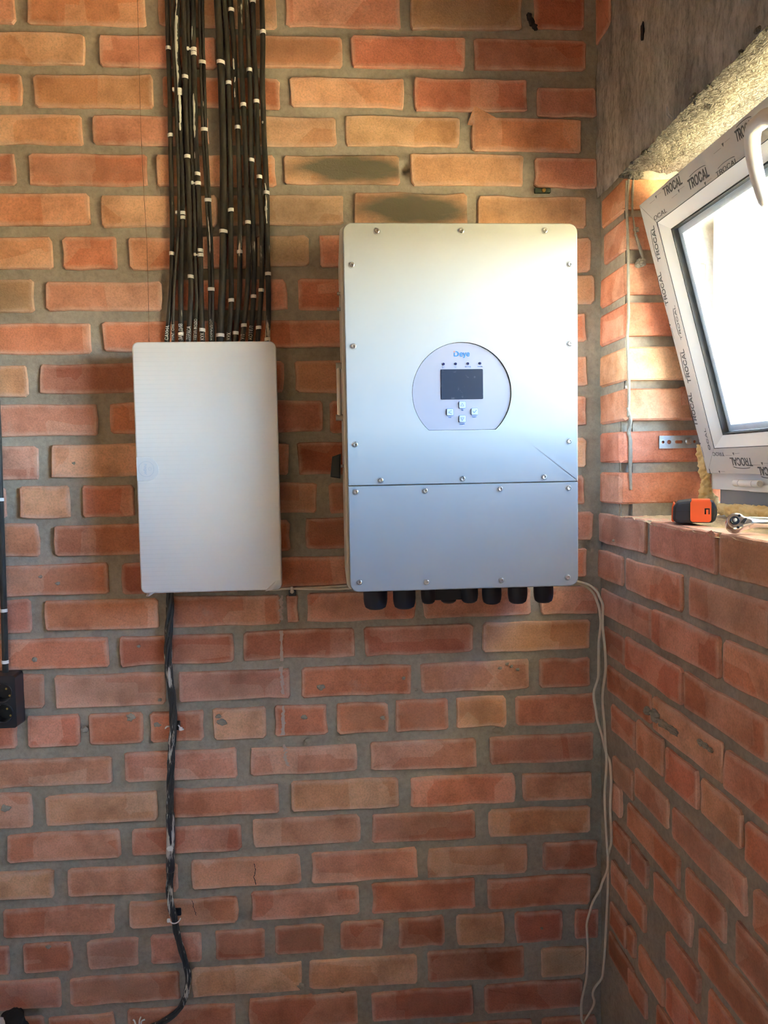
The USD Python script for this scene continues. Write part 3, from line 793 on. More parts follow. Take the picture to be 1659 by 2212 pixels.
# dry-cut mortar pad over the pier and plaster dab
a = at_y(1372, 356, OPEN_Y1); b = at_y(1462, 380, OPEN_Y1)
obj(wall_right, 'mortar_pad', blob((a + b) / 2 + V(0, .006, 0), V((b - a)[0] / 2 * 1.15, .012, .020), seed=5, amp=.15), M['mortar'], smooth=True)
c = at_y(1370, 374, OPEN_Y1)
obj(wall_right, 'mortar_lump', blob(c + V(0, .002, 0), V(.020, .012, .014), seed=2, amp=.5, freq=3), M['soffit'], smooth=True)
# old brick showing through the lintel plaster near the corner
for (x0, y0, x1, y1) in ((1275, -20, 1332, 150),):
    a, b = at_x(x0, y0, LX), at_x(x1, y1, LX)
    wall_brick(wall_right, V(LX - .002, (a[1] + b[1]) / 2 - .005, (a[2] + b[2]) / 2 + .04), RX[0], RX[1], .085, .115, 'd')
c = at_x(1391, 68, LX)
obj(wall_right, 'nail_hole', blob(c + V(-.003, 0, 0), V(.003, .006, .017), seed=3, amp=.5, sub=2), M['soot'], smooth=True)
# sill: sandy mortar, and its crumbs
obj(wall_right, 'sill', grid((XC - .001, OPEN_Y1 + .03, SILL_Z - .002), V(0, OPEN_Y0 - OPEN_Y1 - .03, 0), V(.39, 0, 0), 220, 80,
    lambda P: (.010 * (meshkit.fbm(P * 24, 4, 31) - .5) + .004 * (meshkit.fbm(P * 90, 2, 33) - .5) - .004 + .012 * np.clip((P[:, 1] - 1.33) / .2, 0, 1) * meshkit.fbm(P * 40, 3, 35))[:, None] * V(0, 0, 1)), M['sill'], smooth=True)
# plastered outer reveal
obj(wall_right, 'outer_reveal', cat(box((XC + .26, OPEN_Y1 - .035, SILL_Z - .02), (XOUT, OPEN_Y1 + .03, HEAD_Z + .02)), box((XC + .26, OPEN_Y0, HEAD_Z - .03), (XOUT, OPEN_Y1, HEAD_Z + .03))), M['plaster'])
pz = [z for zt, y, zb in PIER_Y[::-1] for z in (zb, zt)]
py_ = [y for zt, y, zb in PIER_Y[::-1] for z in (zb, zt)]


def drip_y(px, py):
    y = 1.56
    for _ in range(3): y = float(np.interp(at_y(px, py, y)[2], pz, py_))
    return y - .0015


# mortar runs dripping down the arris
for pts, w in (([(1358, 388), (1354, 450), (1356, 500), (1357, 560), (1358, 680), (1355, 728), (1358, 800), (1359, 868), (1357, 895), (1360, 930), (1361, 1000), (1363, 1058)], .0030),
               ([(1368, 388), (1366, 450), (1372, 500), (1376, 520)], .0022), ([(1372, 505), (1384, 540), (1390, 566)], .0032), ([(1353, 390), (1352, 440), (1355, 500)], .0016), ([(1356, 880), (1362, 905), (1357, 930), (1363, 960), (1361, 1020)], .0036)):
    P = smooth_path([at_y(x, y, drip_y(x, y)) for x, y in pts], 40)
    rr = w * (.55 + .9 * meshkit.fbm(P * 60, 3, 41))
    obj(wall_right, 'mortar_drip', tube(P, rr, 7), M['mortar'], smooth=True)
for x, y, r in ((1374, 497, .006), (1386, 566, .009), (1378, 572, .007)):
    obj(wall_right, 'mortar_lump', blob(at_y(x, y, OPEN_Y1 - .004), V(r, r * .8, r), seed=int(x), amp=.5), M['mortar'], smooth=True)
# trowelled mortar curl stuck to the wall
for x, y, ry, rz, s in ((1417, 1545, .022, .016, 1), (1436, 1565, .030, .009, 2), (1455, 1577, .026, .008, 3), (1400, 1535, .012, .010, 4), (1513, 1603, .010, .007, 5), (1524, 1611, .012, .006, 6), (1535, 1620, .008, .005, 7), (1326, 1168, .004, .004, 8)):
    obj(wall_right, 'mortar_splash', blob(at_x(x, y, XC), V(.009 if s < 5 else .004, ry * .8, rz * .8), seed=s, amp=.55, freq=2.6), M['mortar'], smooth=True)

# ------------------------------------------------------------------ window_1: fixed frame and the tilted sash
window = thing('window_1', None, kind='structure')
SW = 1.21                                          # sash width along the wall
A0 = at_y(1528, 1022, 1.531)                       # lower near-corner of the sash face, hinge side
TOPL = at_y(1381, 444, 1.531)
SH = np.linalg.norm(TOPL - A0)
EU = (TOPL - A0) / SH
EWV = V(0, -1, 0)
EN = np.cross(EWV, EU)                             # towards the room
FW, BW = .053, .022                                # film-covered face, glazing bead


def S(w, u, n=0.0):
    return A0 + EWV * w + EU * u + EN * n


def spx(px, py, n=0.0):
    return at_plane(px, py, A0 + EN * n, EN)


def rail(parent, name, quad, nf, nb, m, slope=0.0, **kw):
    """quad: outer0, outer1, inner1, inner0 in sash (w,u); front at nf (inner edge lower by slope), back at nb"""
    fr = [S(*quad[0], nf), S(*quad[1], nf), S(*quad[2], nf - slope), S(*quad[3], nf - slope)]
    bk = [S(*q, nb) for q in quad]
    v = np.array(fr + bk)
    f = np.array([[0, 1, 2], [0, 2, 3], [4, 6, 5], [4, 7, 6], [0, 4, 5], [0, 5, 1], [1, 5, 6], [1, 6, 2], [2, 6, 7], [2, 7, 3], [3, 7, 4], [3, 4, 0]])
    mm = trimesh.Trimesh(v, f, process=False)
    mm.fix_normals()
    return obj(parent, name, mm, m, **kw)


def ring_rails(parent, name, i0, i1, nf, nb, m, slope=0.0, gap=.0):
    o = [(i0, i0), (SW - i0, i0), (SW - i0, SH - i0), (i0, SH - i0)]
    q = [(i1, i1), (SW - i1, i1), (SW - i1, SH - i1), (i1, SH - i1)]
    out = []
    for k in range(4):
        a, b, c, d = np.array(o[k]), np.array(o[(k + 1) % 4]), np.array(q[(k + 1) % 4]), np.array(q[k])
        t = (b - a) / np.linalg.norm(b - a) * gap
        out.append(rail(parent, name, [tuple(a + t), tuple(b - t), tuple(c - t), tuple(d + t)], nf, nb, m, slope))
    return out


sash = thing('sash', None, parent=window)
rails = ring_rails(sash, 'sash_rail', 0.0, FW - .002, 0, -.066, M['film'], gap=.0004)
ring_rails(sash, 'film_edge', FW - .002, FW - .0006, -.001, -.02, M['print'])
ring_rails(sash, 'glazing_bead', FW - .0006, FW + BW, -.0015, -.05, M['pvc'], slope=.0115)
ring_rails(sash, 'gasket', FW + BW, FW + BW + .0028, -.0125, -.03, M['gasket'])
gi = FW + BW + .001
for n0 in (-.020, -.044):
    rail(sash, 'glass_pane', [(gi, gi), (SW - gi, gi), (SW - gi, SH - gi), (gi, SH - gi)], n0, n0 - .004, M['glass'])
ring_rails(sash, 'spacer', gi + .003, gi + .016, -.0245, -.0435, M['spacer'])
# lettering of the protective film
LETTERS = [  # text, start px, end px of the baseline, cap height, squash
    ('TROCAL', (1435.3, 424.7), (1474.5, 396.0), .0150, 1), ('TROCAL', (1489.3, 410.8), (1533.0, 379.4), .0165, 1), ('TROCAL', (1548, 383), (1594, 349.5), .0145, .52),
    ('TROCAL', (1591.3, 307.0), (1632, 277), .0160, 1), ('OCAL', (1414, 477), (1441, 457.5), .0145, .55),
    ('TROCAL', (1427.5, 563), (1412, 487), .0125, 1), ('TROCAL', (1444.3, 658), (1426.3, 587), .0125, 1), ('TROCAL', (1493.3, 827), (1476.5, 753.7), .0135, 1),
    ('TROCAL', (1507.6, 921), (1492.5, 848), .0125, 1), ('TROCAL', (1474.6, 733.5), (1457.5, 659), .0145, .50), ('OCAL', (1535.0, 972), (1523.6, 925), .0145, .5),
    ('TROCAL', (1622.5, 989.6), (1576.0, 988.8), .0150, 1), ('TROC', (1563.5, 977.2), (1538.5, 977), .0150, .5), ('TROCAL', (1682, 1010.2), (1636.0, 1008.8), .0150, 1), ('T', (1534.4, 1013), (1529.8, 1013), .010, 1),
]
for t, p0, p1, h, sq in LETTERS:
    a, b = spx(*p0, .0002), spx(*p1, .0002)
    obj(rails[3] if p0[0] < 1540 and p1[1] < p0[1] - 40 else rails[2] if p0[1] < 500 else rails[0], 'film_lettering', text_fit(t, a, b, h, EN, squash=sq, bold=sq == 1), M['print'])
    if t == 'TROCAL' and t != 'T' and h * sq < .02:
        ex = (b - a) / np.linalg.norm(b - a); ey = np.cross(EN, ex)
        ph = np.linspace(math.radians(25), math.radians(150), 12)
        Lr = np.linalg.norm(b - a)
        base = h * sq
        arc = np.array([a + ex * (Lr * .52 + Lr * .46 * math.cos(p)) + ey * (base * 1.02 + .0052 * math.sin(p)) for p in ph])
        obj(rails[0] if p0[1] > 980 else rails[3] if p1[1] < p0[1] - 40 else rails[2], 'film_arc', tube(arc, np.r_[.0001, np.full(10, .00065), .0001], 4), M['print'])
for (x, y, sc, k) in ((1466, 412, 1, 2), (1523, 396, 1, 2), (1561, 312, 1, 2), (1417, 425, 1, 2), (1584, 980, 1, 0), (1646, 1001, 1, 0), (1554, 1019, 1, 0), (1447, 702, .8, 3), (1512, 958, .8, 3), (1528, 600, .0, 3)):
    if sc == 0: continue
    c = spx(x, y, .0003)
    ex = EWV if k != 3 else EU; ey = -np.cross(EN, ex)
    tri = [c - ex * .003 + ey * -.002, c + ex * .003 + ey * -.002, c + ey * .004]
    v = np.array(tri + [p - EN * .0003 for p in tri])
    obj(rails[k], 'film_arrow', trimesh.Trimesh(v, [[0, 1, 2], [0, 2, 1], [3, 4, 5]], process=False), M['print'])
    obj(rails[k], 'film_line', tube(np.array([c + ex * .006 - ey * .0005, c + ex * .022 - ey * .0005]), .00022, 4), M['print'])
    obj(rails[k], 'film_line', tube(np.array([c - ex * .030 + ey * .003, c - ex * .007 + ey * .003]), .00025, 4), M['print'])
# handle on the top rail
HN = .048
hp = [spx(1712, 256, HN * .3), spx(1700, 252, HN * .8), spx(1680, 252, HN), spx(1652, 256, HN), spx(1632, 272, HN), spx(1625, 302, HN), spx(1628, 340, HN), spx(1636, 380, HN), spx(1647, 420, HN), spx(1654, 444, HN)]
P = smooth_path(hp, 80)
bump_r = np.interp(np.linspace(0, 1, 80), [0, .3, .5, .9, .97, 1], [.012, .0125, .0112, .0090, .0080, .0050])
obj(window, 'handle', tube(P, bump_r, 16), M['pvc'], smooth=True, label='white curved handle lever on the top rail of the tilted sash')
ros = place(plate(rrect(.030, .072, .012), .012, .003), spx(1712, 262, 0), EWV, EU, EN)
obj(window, 'handle_rosette', ros, M['pvc'], smooth=30)
# fixed outer frame (upright), seen behind the sash and below it
XF, XB = .792, .862
FY1 = 1.540; FY0 = FY1 - SW - .012
bl = at_y(1533, 1056, FY1); FZ0 = bl[2]; FZ1 = Z0 + .572
fo = [(FY1, FZ0), (FY0, FZ0), (FY0, FZ1), (FY1, FZ1)]
ft = .058
fi = [(FY1 - ft, FZ0 + ft), (FY0 + ft, FZ0 + ft), (FY0 + ft, FZ1 - ft), (FY1 - ft, FZ1 - ft)]
for k in range(4):
    q = [fo[k], fo[(k + 1) % 4], fi[(k + 1) % 4], fi[k]]
    v = np.array([[XF, y, z] for y, z in q] + [[XB, y, z] for y, z in q])
    f = np.array([[0, 1, 2], [0, 2, 3], [4, 6, 5], [4, 7, 6], [0, 4, 5], [0, 5, 1], [1, 5, 6], [1, 6, 2], [2, 6, 7], [2, 7, 3], [3, 7, 4], [3, 4, 0]])
    mm = trimesh.Trimesh(v, f, process=False); mm.fix_normals()
    obj(window, 'frame_rail', mm, M['pvc'])
obj(window, 'frame_base', box((XF + .008, FY0, SILL_Z + .004), (XB - .005, FY1 - .022, FZ0)), M['sillpvc'])
# stepped rebate on the inside of the jamb
for dx, w in ((.020, .012), (.045, .022)):
    obj(window, 'frame_rebate', box((XF + dx, FY1 - ft - w, FZ0 + ft), (XF + dx + .012, FY1 - ft, FZ1 - ft)), M['pvc'])
# lower hinge
h0, h1 = at_x(1588, 1043, XF - .010), at_x(1642, 1046.5, XF - .010)
hx = V(0, h1[1] - h0[1], 0)
hinge = thing('hinge', None, parent=window)
obj(hinge, 'barrel', cat(tube(np.array([h0, h0 + hx * .22]), .0068, 16), tube(np.array([h0 + hx * .24, h0 + hx * .76]), .0068, 16), tube(np.array([h0 + hx * .78, h0 + hx]), .0068, 16)), M['pvc'], smooth=40)
obj(hinge, 'pin', tube(np.array([h0 + hx * .99, h0 + hx * 1.012]), .0050, 16), M['steel'], smooth=40)
obj(hinge, 'leaf', chamfer_box((XF - .004, h0[1] + hx[1] * .45, h0[2] - .016), (XF + .001, h0[1] + hx[1] * 1.35, h0[2] - .002), .001), M['pvc'])

# expanding foam round the frame
def foam(name, label, pts, radii, seed):
    P = smooth_path(pts, 50)
    r = np.interp(np.linspace(0, 1, 50), np.linspace(0, 1, len(radii)), radii)
    m = tube(P, r, 22)
    m = trimesh.Trimesh(*trimesh.remesh.subdivide(m.vertices, m.faces), process=True)
    n = np.asarray(m.vertex_normals)
    v = np.asarray(m.vertices)
    d = (meshkit.fbm(v * 75, 3, seed) - .5) * .016 + (meshkit.noise(v * 170, seed + 3) - .5) * .005
    p = thing(name, label, 'foam', base=P[0], kind=None)
    obj(p, 'foam_bead', trimesh.Trimesh(v + n * d[:, None], m.faces, process=False), M['foam'], smooth=True)
    return p


fy = 1.546
foam('expanding_foam', 'yellow bead of expanding foam running up beside the lower corner of the window frame', [at_y(1535, 1112, fy), at_y(1532, 1092, fy), at_y(1528, 1075, fy), at_y(1524, 1045, fy), at_y(1521, 1015, fy), at_y(1516, 985, fy), at_y(1512, 960, fy)], [.020, .019, .012, .010, .010, .009, .006], 61)
foam('expanding_foam', 'yellow horizontal bead of expanding foam lying along the sill under the window frame', [V(XF - .012, 1.475, SILL_Z + .015), V(XF - .014, 1.42, SILL_Z + .017), V(XF - .014, 1.33, SILL_Z + .016), V(XF - .012, 1.22, SILL_Z + .015), V(XF - .012, 1.0, SILL_Z + .015)], [.010, .015, .014, .013, .013], 63)

# ------------------------------------------------------------------ perforated bracket on the reveal
by = OPEN_Y1 + .020
a, b = at_y(1424, 941, by), at_y(1512, 968, by)
yb0 = at_y(1424, 955, 1.58)[1]
br = thing('fixing_bracket', 'zinc-plated perforated metal strip screwed to the brick reveal beside the window', 'bracket', base=(a + b) / 2)
pl = sg.box(0, 0, (b - a)[0], .027)
cx0 = lambda px: at_y(px, 955, by)[0] - a[0]
for px, r in ((1432, .0032), (1445, .0045), (1500, .0032)):
    pl = pl.difference(sg.Point(cx0(px), .0135).buffer(r))
pl = pl.difference(sg.LineString([(cx0(1461), .0135), (cx0(1471), .0135)]).buffer(.0032))
pm = trimesh.creation.extrude_polygon(pl, .002, engine='earcut')
zc = (a[2] + b[2]) / 2 - .0135
YB_ = 1.578
obj(br, 'strip', place(pm, V(a[0], YB_, zc), *FRONT), M['zinc'])
sc = lathe([(0, 0), (.0075, 0), (.0075, .002), (.006, .0045), (.0028, .0052), (.0028, .003), (0, .003)], 20)
obj(br, 'screw', place(sc, V(at_y(1487, 953, by)[0], YB_ - .002, zc + .0145), *FRONT), M['steel'], smooth=30)

# small painted metal clip under the top brick near the corner
c = at_y(1171, 412, YW - .006)
cl = thing('wall_clip', 'small green painted metal clip with a brass screw in a joint near the room corner', 'clip', base=c)
obj(cl, 'plate', chamfer_box(c + V(-.017, -.003, -.0055), c + V(.019, .005, .006), .0015), M['green'])
obj(cl, 'screw', place(lathe([(0, 0), (.0045, 0), (.004, .003), (.0015, .0034), (.0012, .002), (0, .002)], 16), c + V(.003, -.003, 0), *FRONT), M['brass'], smooth=30)

# ------------------------------------------------------------------ inverter
YF = YW - .27
qs = [at_y(741.5, 481, YF), at_y(1249.5, 481.5, YF), at_y(757, 1279, YF), at_y(1247.5, 1266.5, YF)]
IX0, IX1 = at_y(748, 880, YF)[0], at_y(1248.6, 880, YF)[0]
IZ1, IZ0 = at_y(1000, 481.2, YF)[2], at_y(1000, 1272.6, YF)[2]
SEAMZ = at_y(1000, 1045, YF)[2]
inv = thing('solar_inverter', 'large white solar inverter with a round display panel, mounted on the brick wall', 'inverter', base=((IX0 + IX1) / 2, YW, IZ0))
ic = V((IX0 + IX1) / 2, YF, 0)
IW = IX1 - IX0
PT = .006


def cover_poly(z0, z1, round_top, round_bottom, r=.017, n=6):
    out = []
    w = IW / 2
    def corner(cx, cz, a0, rr):
        if rr <= 0: out.append((cx, cz)); return
    pts = []
    for (sx, z, a0, rd) in ((1, z1, 0, round_top), (-1, z1, 90, round_top), (-1, z0, 180, round_bottom), (1, z0, 270, round_bottom)):
        rr = r if rd else .0012
        cx, cz = sx * (w - rr), z + (-rr if z == z1 else rr)
        for k in range(n + 1):
            a = math.radians(a0 + 90 * k / n)
            pts.append((cx + rr * math.cos(a), cz + rr * math.sin(a)))
    return np.array(pts)


pc = at_y(998, 848.5, YF)                   # display panel centre
PR = np.linalg.norm(at_y(1105, 848.5, YF) - pc)
pflat = at_y(998, 929, YF)[2] - pc[2]


def disc_poly(r, flat, n=48):
    a1 = math.asin(flat / r)
    a = np.linspace(a1, math.pi - a1, n)
    return np.stack([r * np.cos(a), r * np.sin(a)], 1)


hole = disc_poly(PR, pflat) + V(pc[0] - ic[0], pc[2])
up = plate(cover_poly(SEAMZ + .0004, IZ1, True, False), PT, .0022, hole=hole, hole_depth=.004)
obj(inv, 'upper_cover', place(up, ic + V(0, PT, 0), *FRONT), M['cover'], smooth=35)
lo = plate(cover_poly(IZ0, SEAMZ - .0004, False, True), PT, .0022)
obj(inv, 'lower_cover', place(lo, ic + V(0, PT, 0), *FRONT), M['cover'], smooth=35)
body = plate(rrect(IW - .004 + .008, IZ1 - IZ0 - .008, .012), .235, .003, back=True)
obj(inv, 'body', place(body, V(ic[0] - .004, YF + PT + .001 + .235, (IZ0 + IZ1) / 2), *FRONT), M['cover_side'], smooth=35)
obj(inv, 'mounting_plate', chamfer_box((IX0 + .06, YW - .034, IZ0 + .15), (IX1 - .06, YW - .002, IZ1 - .08), .002), M['zinc'])
pan = plate(disc_poly(PR - .0008, pflat + .0006), .0012, .0004)
panel = obj(inv, 'display_panel', place(pan, V(pc[0], YF + .0036, pc[2]), *FRONT), M['panel'], smooth=35)
yP = YF + .0024                               # face of the panel
s0, s1 = at_y(952, 798, yP), at_y(1043.7, 862, yP)
scn = plate(rrect(s1[0] - s0[0], s0[2] - s1[2], .002), .0012, .0004)
obj(panel, 'screen', place(scn, V((s0[0] + s1[0]) / 2, yP, (s0[2] + s1[2]) / 2), *FRONT), M['screen'], smooth=35, label='dark blank display screen')
for (x, y), t in zip(((958.1, 786.4), (984.3, 786), (1010.6, 785.5), (1036.8, 785)), ('DC', 'AC', 'Normal', 'Alarm')):
    c = at_y(x, y, yP)
    obj(panel, 'indicator_light', place(plate(circle(.0024, 16), .0010, .0003), c, *FRONT), M['led'], smooth=35)
    obj(panel, 'indicator_lettering', text_center(t, c + V(0, -.0001, -.0058), .0026, bold=False), M['navy'])
for (x, y, t, sym) in ((998.2, 874.8, 'Up', 'up'), (971.8, 890.5, 'Esc', 'left'), (1024.8, 889.3, 'Enter', 'check'), (998.5, 905, 'Down', 'down')):
    c = at_y(x, y, yP)
    bt = obj(panel, 'button', place(plate(rrect(.0126, .0128, .0022), .0022, .0008), c, *FRONT), M['button'], smooth=35, label=t.lower() + ' button')
    rim_ = place(plate(rrect(.0142, .0144, .0028), .0003), c, *FRONT)
    obj(panel, 'button_rim', rim_, M['navy'])
    k = {'up': [(-.003, -.0022), (.003, -.0022), (0, .0032), (-.003, -.0022)], 'down': [(-.003, .0024), (.003, .0024), (0, -.003), (-.003, .0024)],
         'left': [(.0028, .0032), (-.0028, 0), (.0028, -.0032)], 'check': [(-.003, .0004), (-.0008, -.002), (.0034, .0026)]}[sym]
    sp = sg.LineString(k).buffer(.0004 if sym != 'check' else .0007)
    obj(panel, 'button_symbol', place(trimesh.creation.extrude_polygon(sp, .0003, engine='earcut'), c + V(0, -.0022, 0), *FRONT), M['navy'])
    obj(panel, 'button_lettering', text_center(t, c + V(0, -.0001, -.0094), .0026), M['blue'])
# logo: a D whose stem is cut by a small red-dotted i, then eye
a, b = at_y(993.0, 769.6, yP - .0002), at_y(1014.6, 769.6, yP - .0002)
obj(panel, 'logo_lettering', text_fit('eye', a, b, .0094, V(0, -1, 0), bold=True), M['blue'])
d0 = at_y(980.6, 770.2, yP)
hD = .0100
dshape = sg.Polygon([(0, 0), (.0052, 0), (.0078, .0012), (.0094, .0032), (.0099, hD / 2), (.0094, hD - .0032), (.0078, hD - .0012), (.0052, hD), (.0026, hD), (.0026, hD - .0018), (.005, hD - .0018), (.0066, hD - .0026), (.0076, hD / 2), (.0066, .0026), (.005, .0018), (.0018, .0018), (.0018, .0074), (0, .0074)])
obj(panel, 'logo_mark', place(trimesh.creation.extrude_polygon(dshape, .0003, engine='earcut'), d0, *FRONT), M['blue'])
obj(panel, 'logo_dot', place(plate(circle(.0010, 12), .0003), d0 + V(.0009, 0, .0093), *FRONT), M['orange'])
screw_m = lathe([(0, .0002), (.0016, .0002), (.0020, .0018), (.0036, .0020), (.0048, .0012), (.0052, 0)], 18)
ring_m = lathe([(.0052, .0004), (.0064, .0006), (.0068, 0)], 18)
for x, y in ((814, 499), (997, 498.5), (1177, 498), (760, 572), (1231, 571), (764, 748), (1231, 742.5), (768, 960.5), (1230, 953), (823, 1037.5), (1000, 1034), (1176, 1030.5), (769, 1062.5), (919, 1060), (1081, 1056), (1229, 1053.5), (777, 1258), (922, 1257.5), (1083.5, 1253.5), (1227, 1247)):
    c = at_y(x, y, YF)
    s = obj(inv, 'screw', place(screw_m, c + V(0, -.0002, 0), *FRONT), M['steel'], smooth=40)
    obj(s, 'washer', place(ring_m, c, *FRONT), M['cover'], smooth=40)
# side handle, mounting ear, isolator switch
yH = YF + .045
xb = IX0 - .006
for y in (790.5, 902):
    c = at_y(738, y, yH)
    obj(inv, 'handle_post', tube(np.array([[at_y(731, y, yH)[0] - .005, yH, c[2]], [xb + .004, yH, c[2]]]), .0062, 16), M['steel'], smooth=40)
c0, c1 = at_y(731, 784, yH), at_y(734, 908, yH)
obj(inv, 'handle_bar', tube(np.array([c0 + V(0, 0, 0), V(c0[0], yH, c1[2])]), .0045, 16), M['steel'], smooth=40)
e0, e1 = at_y(735, 626, YF + .05), at_y(742, 678, YF + .05)
obj(inv, 'mounting_ear', chamfer_box((e0[0], YF + .035, e1[2]), (xb + .004, YF + .07, e0[2]), .001), M['cover_side'])
for y in (634.5, 668):
    c = at_y(731, y, YF + .05)
    obj(inv, 'bolt', tube(np.array([[at_y(728, y, YF + .05)[0], YF + .05, c[2]], [e0[0] + .001, YF + .05, c[2]]]), .0032, 12), M['steel'], smooth=40)
yS = YF + .06
k0, k1 = at_y(714, 984, yS), at_y(737.5, 1030, yS)
kn = thing('isolator_switch', None, parent=inv)
zc = (k0[2] + k1[2]) / 2
kpoly = np.array([(k0[0] - .0015, -.021), (k1[0] - .002, -.0245), (k1[0], .0245), (k0[0] + .003, .0185)])
kv = plate(np.c_[kpoly[:, 0] - k0[0], kpoly[:, 1]], .022, .003, back=True)
obj(kn, 'knob', place(kv, V(k0[0], yS + .011, zc), *FRONT), M['black'], smooth=30)
obj(kn, 'shaft', tube(np.array([[k1[0] - .001, yS, zc], [xb + .002, yS, zc]]), .003, 10), M['steel'], smooth=40)
obj(kn, 'collar', tube(np.array([[at_y(743, 1003, yS)[0], yS, zc], [at_y(744.5, 1003, yS)[0], yS, zc], [xb + .004, yS, zc]]), [.009, .0125, .0125], 18), M['black'], smooth=40)
# cable glands under the body
yG = YF + .075
for i, (x0, x1, yb) in enumerate(((133, 283, 276), (318, 460, 273), (493, 585, 242), (612, 720, 238), (745, 852, 236), (878, 998, 243.5), (1040, 1160, 239.5), (1203, 1323, 234.5))):
    yy = yG + (.05 if i == 3 else .02 if i in (2, 4) else 0)
    a, b = at_y(740 + x0 / 2.9105, 1220 + yb / 2.9105, yy), at_y(740 + x1 / 2.9105, 1220 + yb / 2.9105, yy)
    r = (b[0] - a[0]) / 2; c = (a + b) / 2
    top = IZ0 + .006
    h = top - c[2]
    th = np.arange(32) * 2 * np.pi / 32
    prof = [(0, 0), (r * .62, 0), (r * .86, h * .07), (r * .95, h * .2), (r, h * .38), (r, h * .72), (r * .93, h * .76), (r * .93, h)]
    g = lathe(prof, 32)
    v = np.asarray(g.vertices).copy()
    an = np.arctan2(v[:, 1], v[:, 0]); rib = 1 + .025 * np.sign(np.sin(an * 8)) * ((v[:, 2] > h * .15) & (v[:, 2] < h * .7))
    v[:, :2] *= rib[:, None]
    obj(inv, 'cable_gland', trimesh.Trimesh(v + V(c[0], yy, c[2]), g.faces, process=False), M['gland'], smooth=25)
a, b = at_y(935, 1290, yG + .02), at_y(1003, 1297, yG + .02)
obj(inv, 'gland_block', chamfer_box((a[0], yG + .03, b[2]), (b[0], yG + .08, IZ0 + .006), .002), M['gland'])

# ------------------------------------------------------------------ distribution box
YB = YW - .105
BX0, BX1 = (at_y(283, 738, YB)[0] + at_y(305, 1283, YB)[0]) / 2, (at_y(594.5, 738, YB)[0] + at_y(610, 1274, YB)[0]) / 2
BZ1, BZ0 = at_y(440, 737.6, YB)[2], at_y(455, 1278.5, YB)[2]
bx = thing('distribution_box', 'white plastic distribution box with a round latch, under the bundle of black cables', 'electrical box', base=((BX0 + BX1) / 2, YW, BZ0))
bc = V((BX0 + BX1) / 2, YB, (BZ0 + BZ1) / 2)
BWd, BHt = BX1 - BX0, BZ1 - BZ0
dr = plate(rrect(BWd, BHt, .013), .016, .003, back=True)
door = obj(bx, 'door', place(dr, bc + V(0, .016, 0), *FRONT), M['filmbox'], smooth=35)
bd = plate(rrect(BWd - .012, BHt - .012, .020), .086, .010, back=True)
obj(bx, 'body', place(bd, bc + V(0, .1035, 0), *FRONT), M['boxs'], smooth=35)
lc = at_y(316.4, 1013.3, YB)
lr = np.linalg.norm(at_y(342.5, 1013.3, YB) - lc)
th = np.linspace(-math.pi / 2, math.pi / 2, 20)
lw = lc[0] - BX0 - .0012
dp = np.array([(-lw, -lr)] + [(lr * math.cos(t), lr * math.sin(t)) for t in th] + [(-lw, lr)])
lt = obj(bx, 'latch', place(plate(dp, .0014, .0005), lc, *FRONT), M['boxw'], smooth=35)
r1 = np.linalg.norm(at_y(333.6, 1013.3, YB) - lc)
ringp = sg.Point(0, 0).buffer(r1, 32).difference(sg.Point(0, 0).buffer(r1 - .0009, 32))
obj(lt, 'latch_ring', place(trimesh.creation.extrude_polygon(ringp, .0003, engine='earcut'), lc + V(0, -.0014, 0), *FRONT), M['groove'])
ringq = sg.Point(.0072, .0002).buffer(.0034, 24).difference(sg.Point(.0072, .0002).buffer(.0028, 24))
obj(lt, 'latch_dimple', place(trimesh.creation.extrude_polygon(ringq, .0003, engine='earcut'), lc + V(0, -.0014, 0), *FRONT), M['groove'])
a, b = at_y(311.2, 1001, YB - .0014), at_y(312.2, 1025.5, YB - .0014)
b[0] = a[0]
obj(lt, 'logo_lettering', text_fit(':hager', a, b, .0058, V(0, -1, 0)), M['ink'])
# D-shaped outline around the latch is its own edge; peeling film at the lower corners
pc_ = at_y(592, 1268, YB - .0012)
th = np.linspace(0, 1, 7)
fv = np.array([[pc_[0] - .020 + .032 * t, YB - .0006 - .0075 * math.sin(t * math.pi) ** 1.5, pc_[2] - .009 + .008 * t] for t in th] + [[pc_[0] - .006 + .022 * t, YB - .0004 - .003 * t * (1 - t), pc_[2] + .004 + .010 * math.sin(t * 2.2)] for t in th])
fq = np.array([[i, i + 1, 7 + i + 1, 7 + i] for i in range(6)])
ff = np.vstack([fq[:, [0, 1, 2]], fq[:, [0, 2, 3]]])
obj(bx, 'film_corner', cat((fv, ff), (fv + V(0, .0003, 0), ff[:, ::-1])), M['boxw'], smooth=True, label='peeling corner of protective film')
pc2 = at_y(325, 1285, YB)
fv2 = fv - fv.mean(0); fv2[:, 0] *= -.62; fv2[:, 2] *= -.45; fv2 = fv2 + V(pc2[0], YB - .002, BZ0 - .001)
obj(bx, 'film_corner', cat((fv2, ff), (fv2 + V(0, .0003, 0), ff[:, ::-1])), M['boxw'], smooth=True)

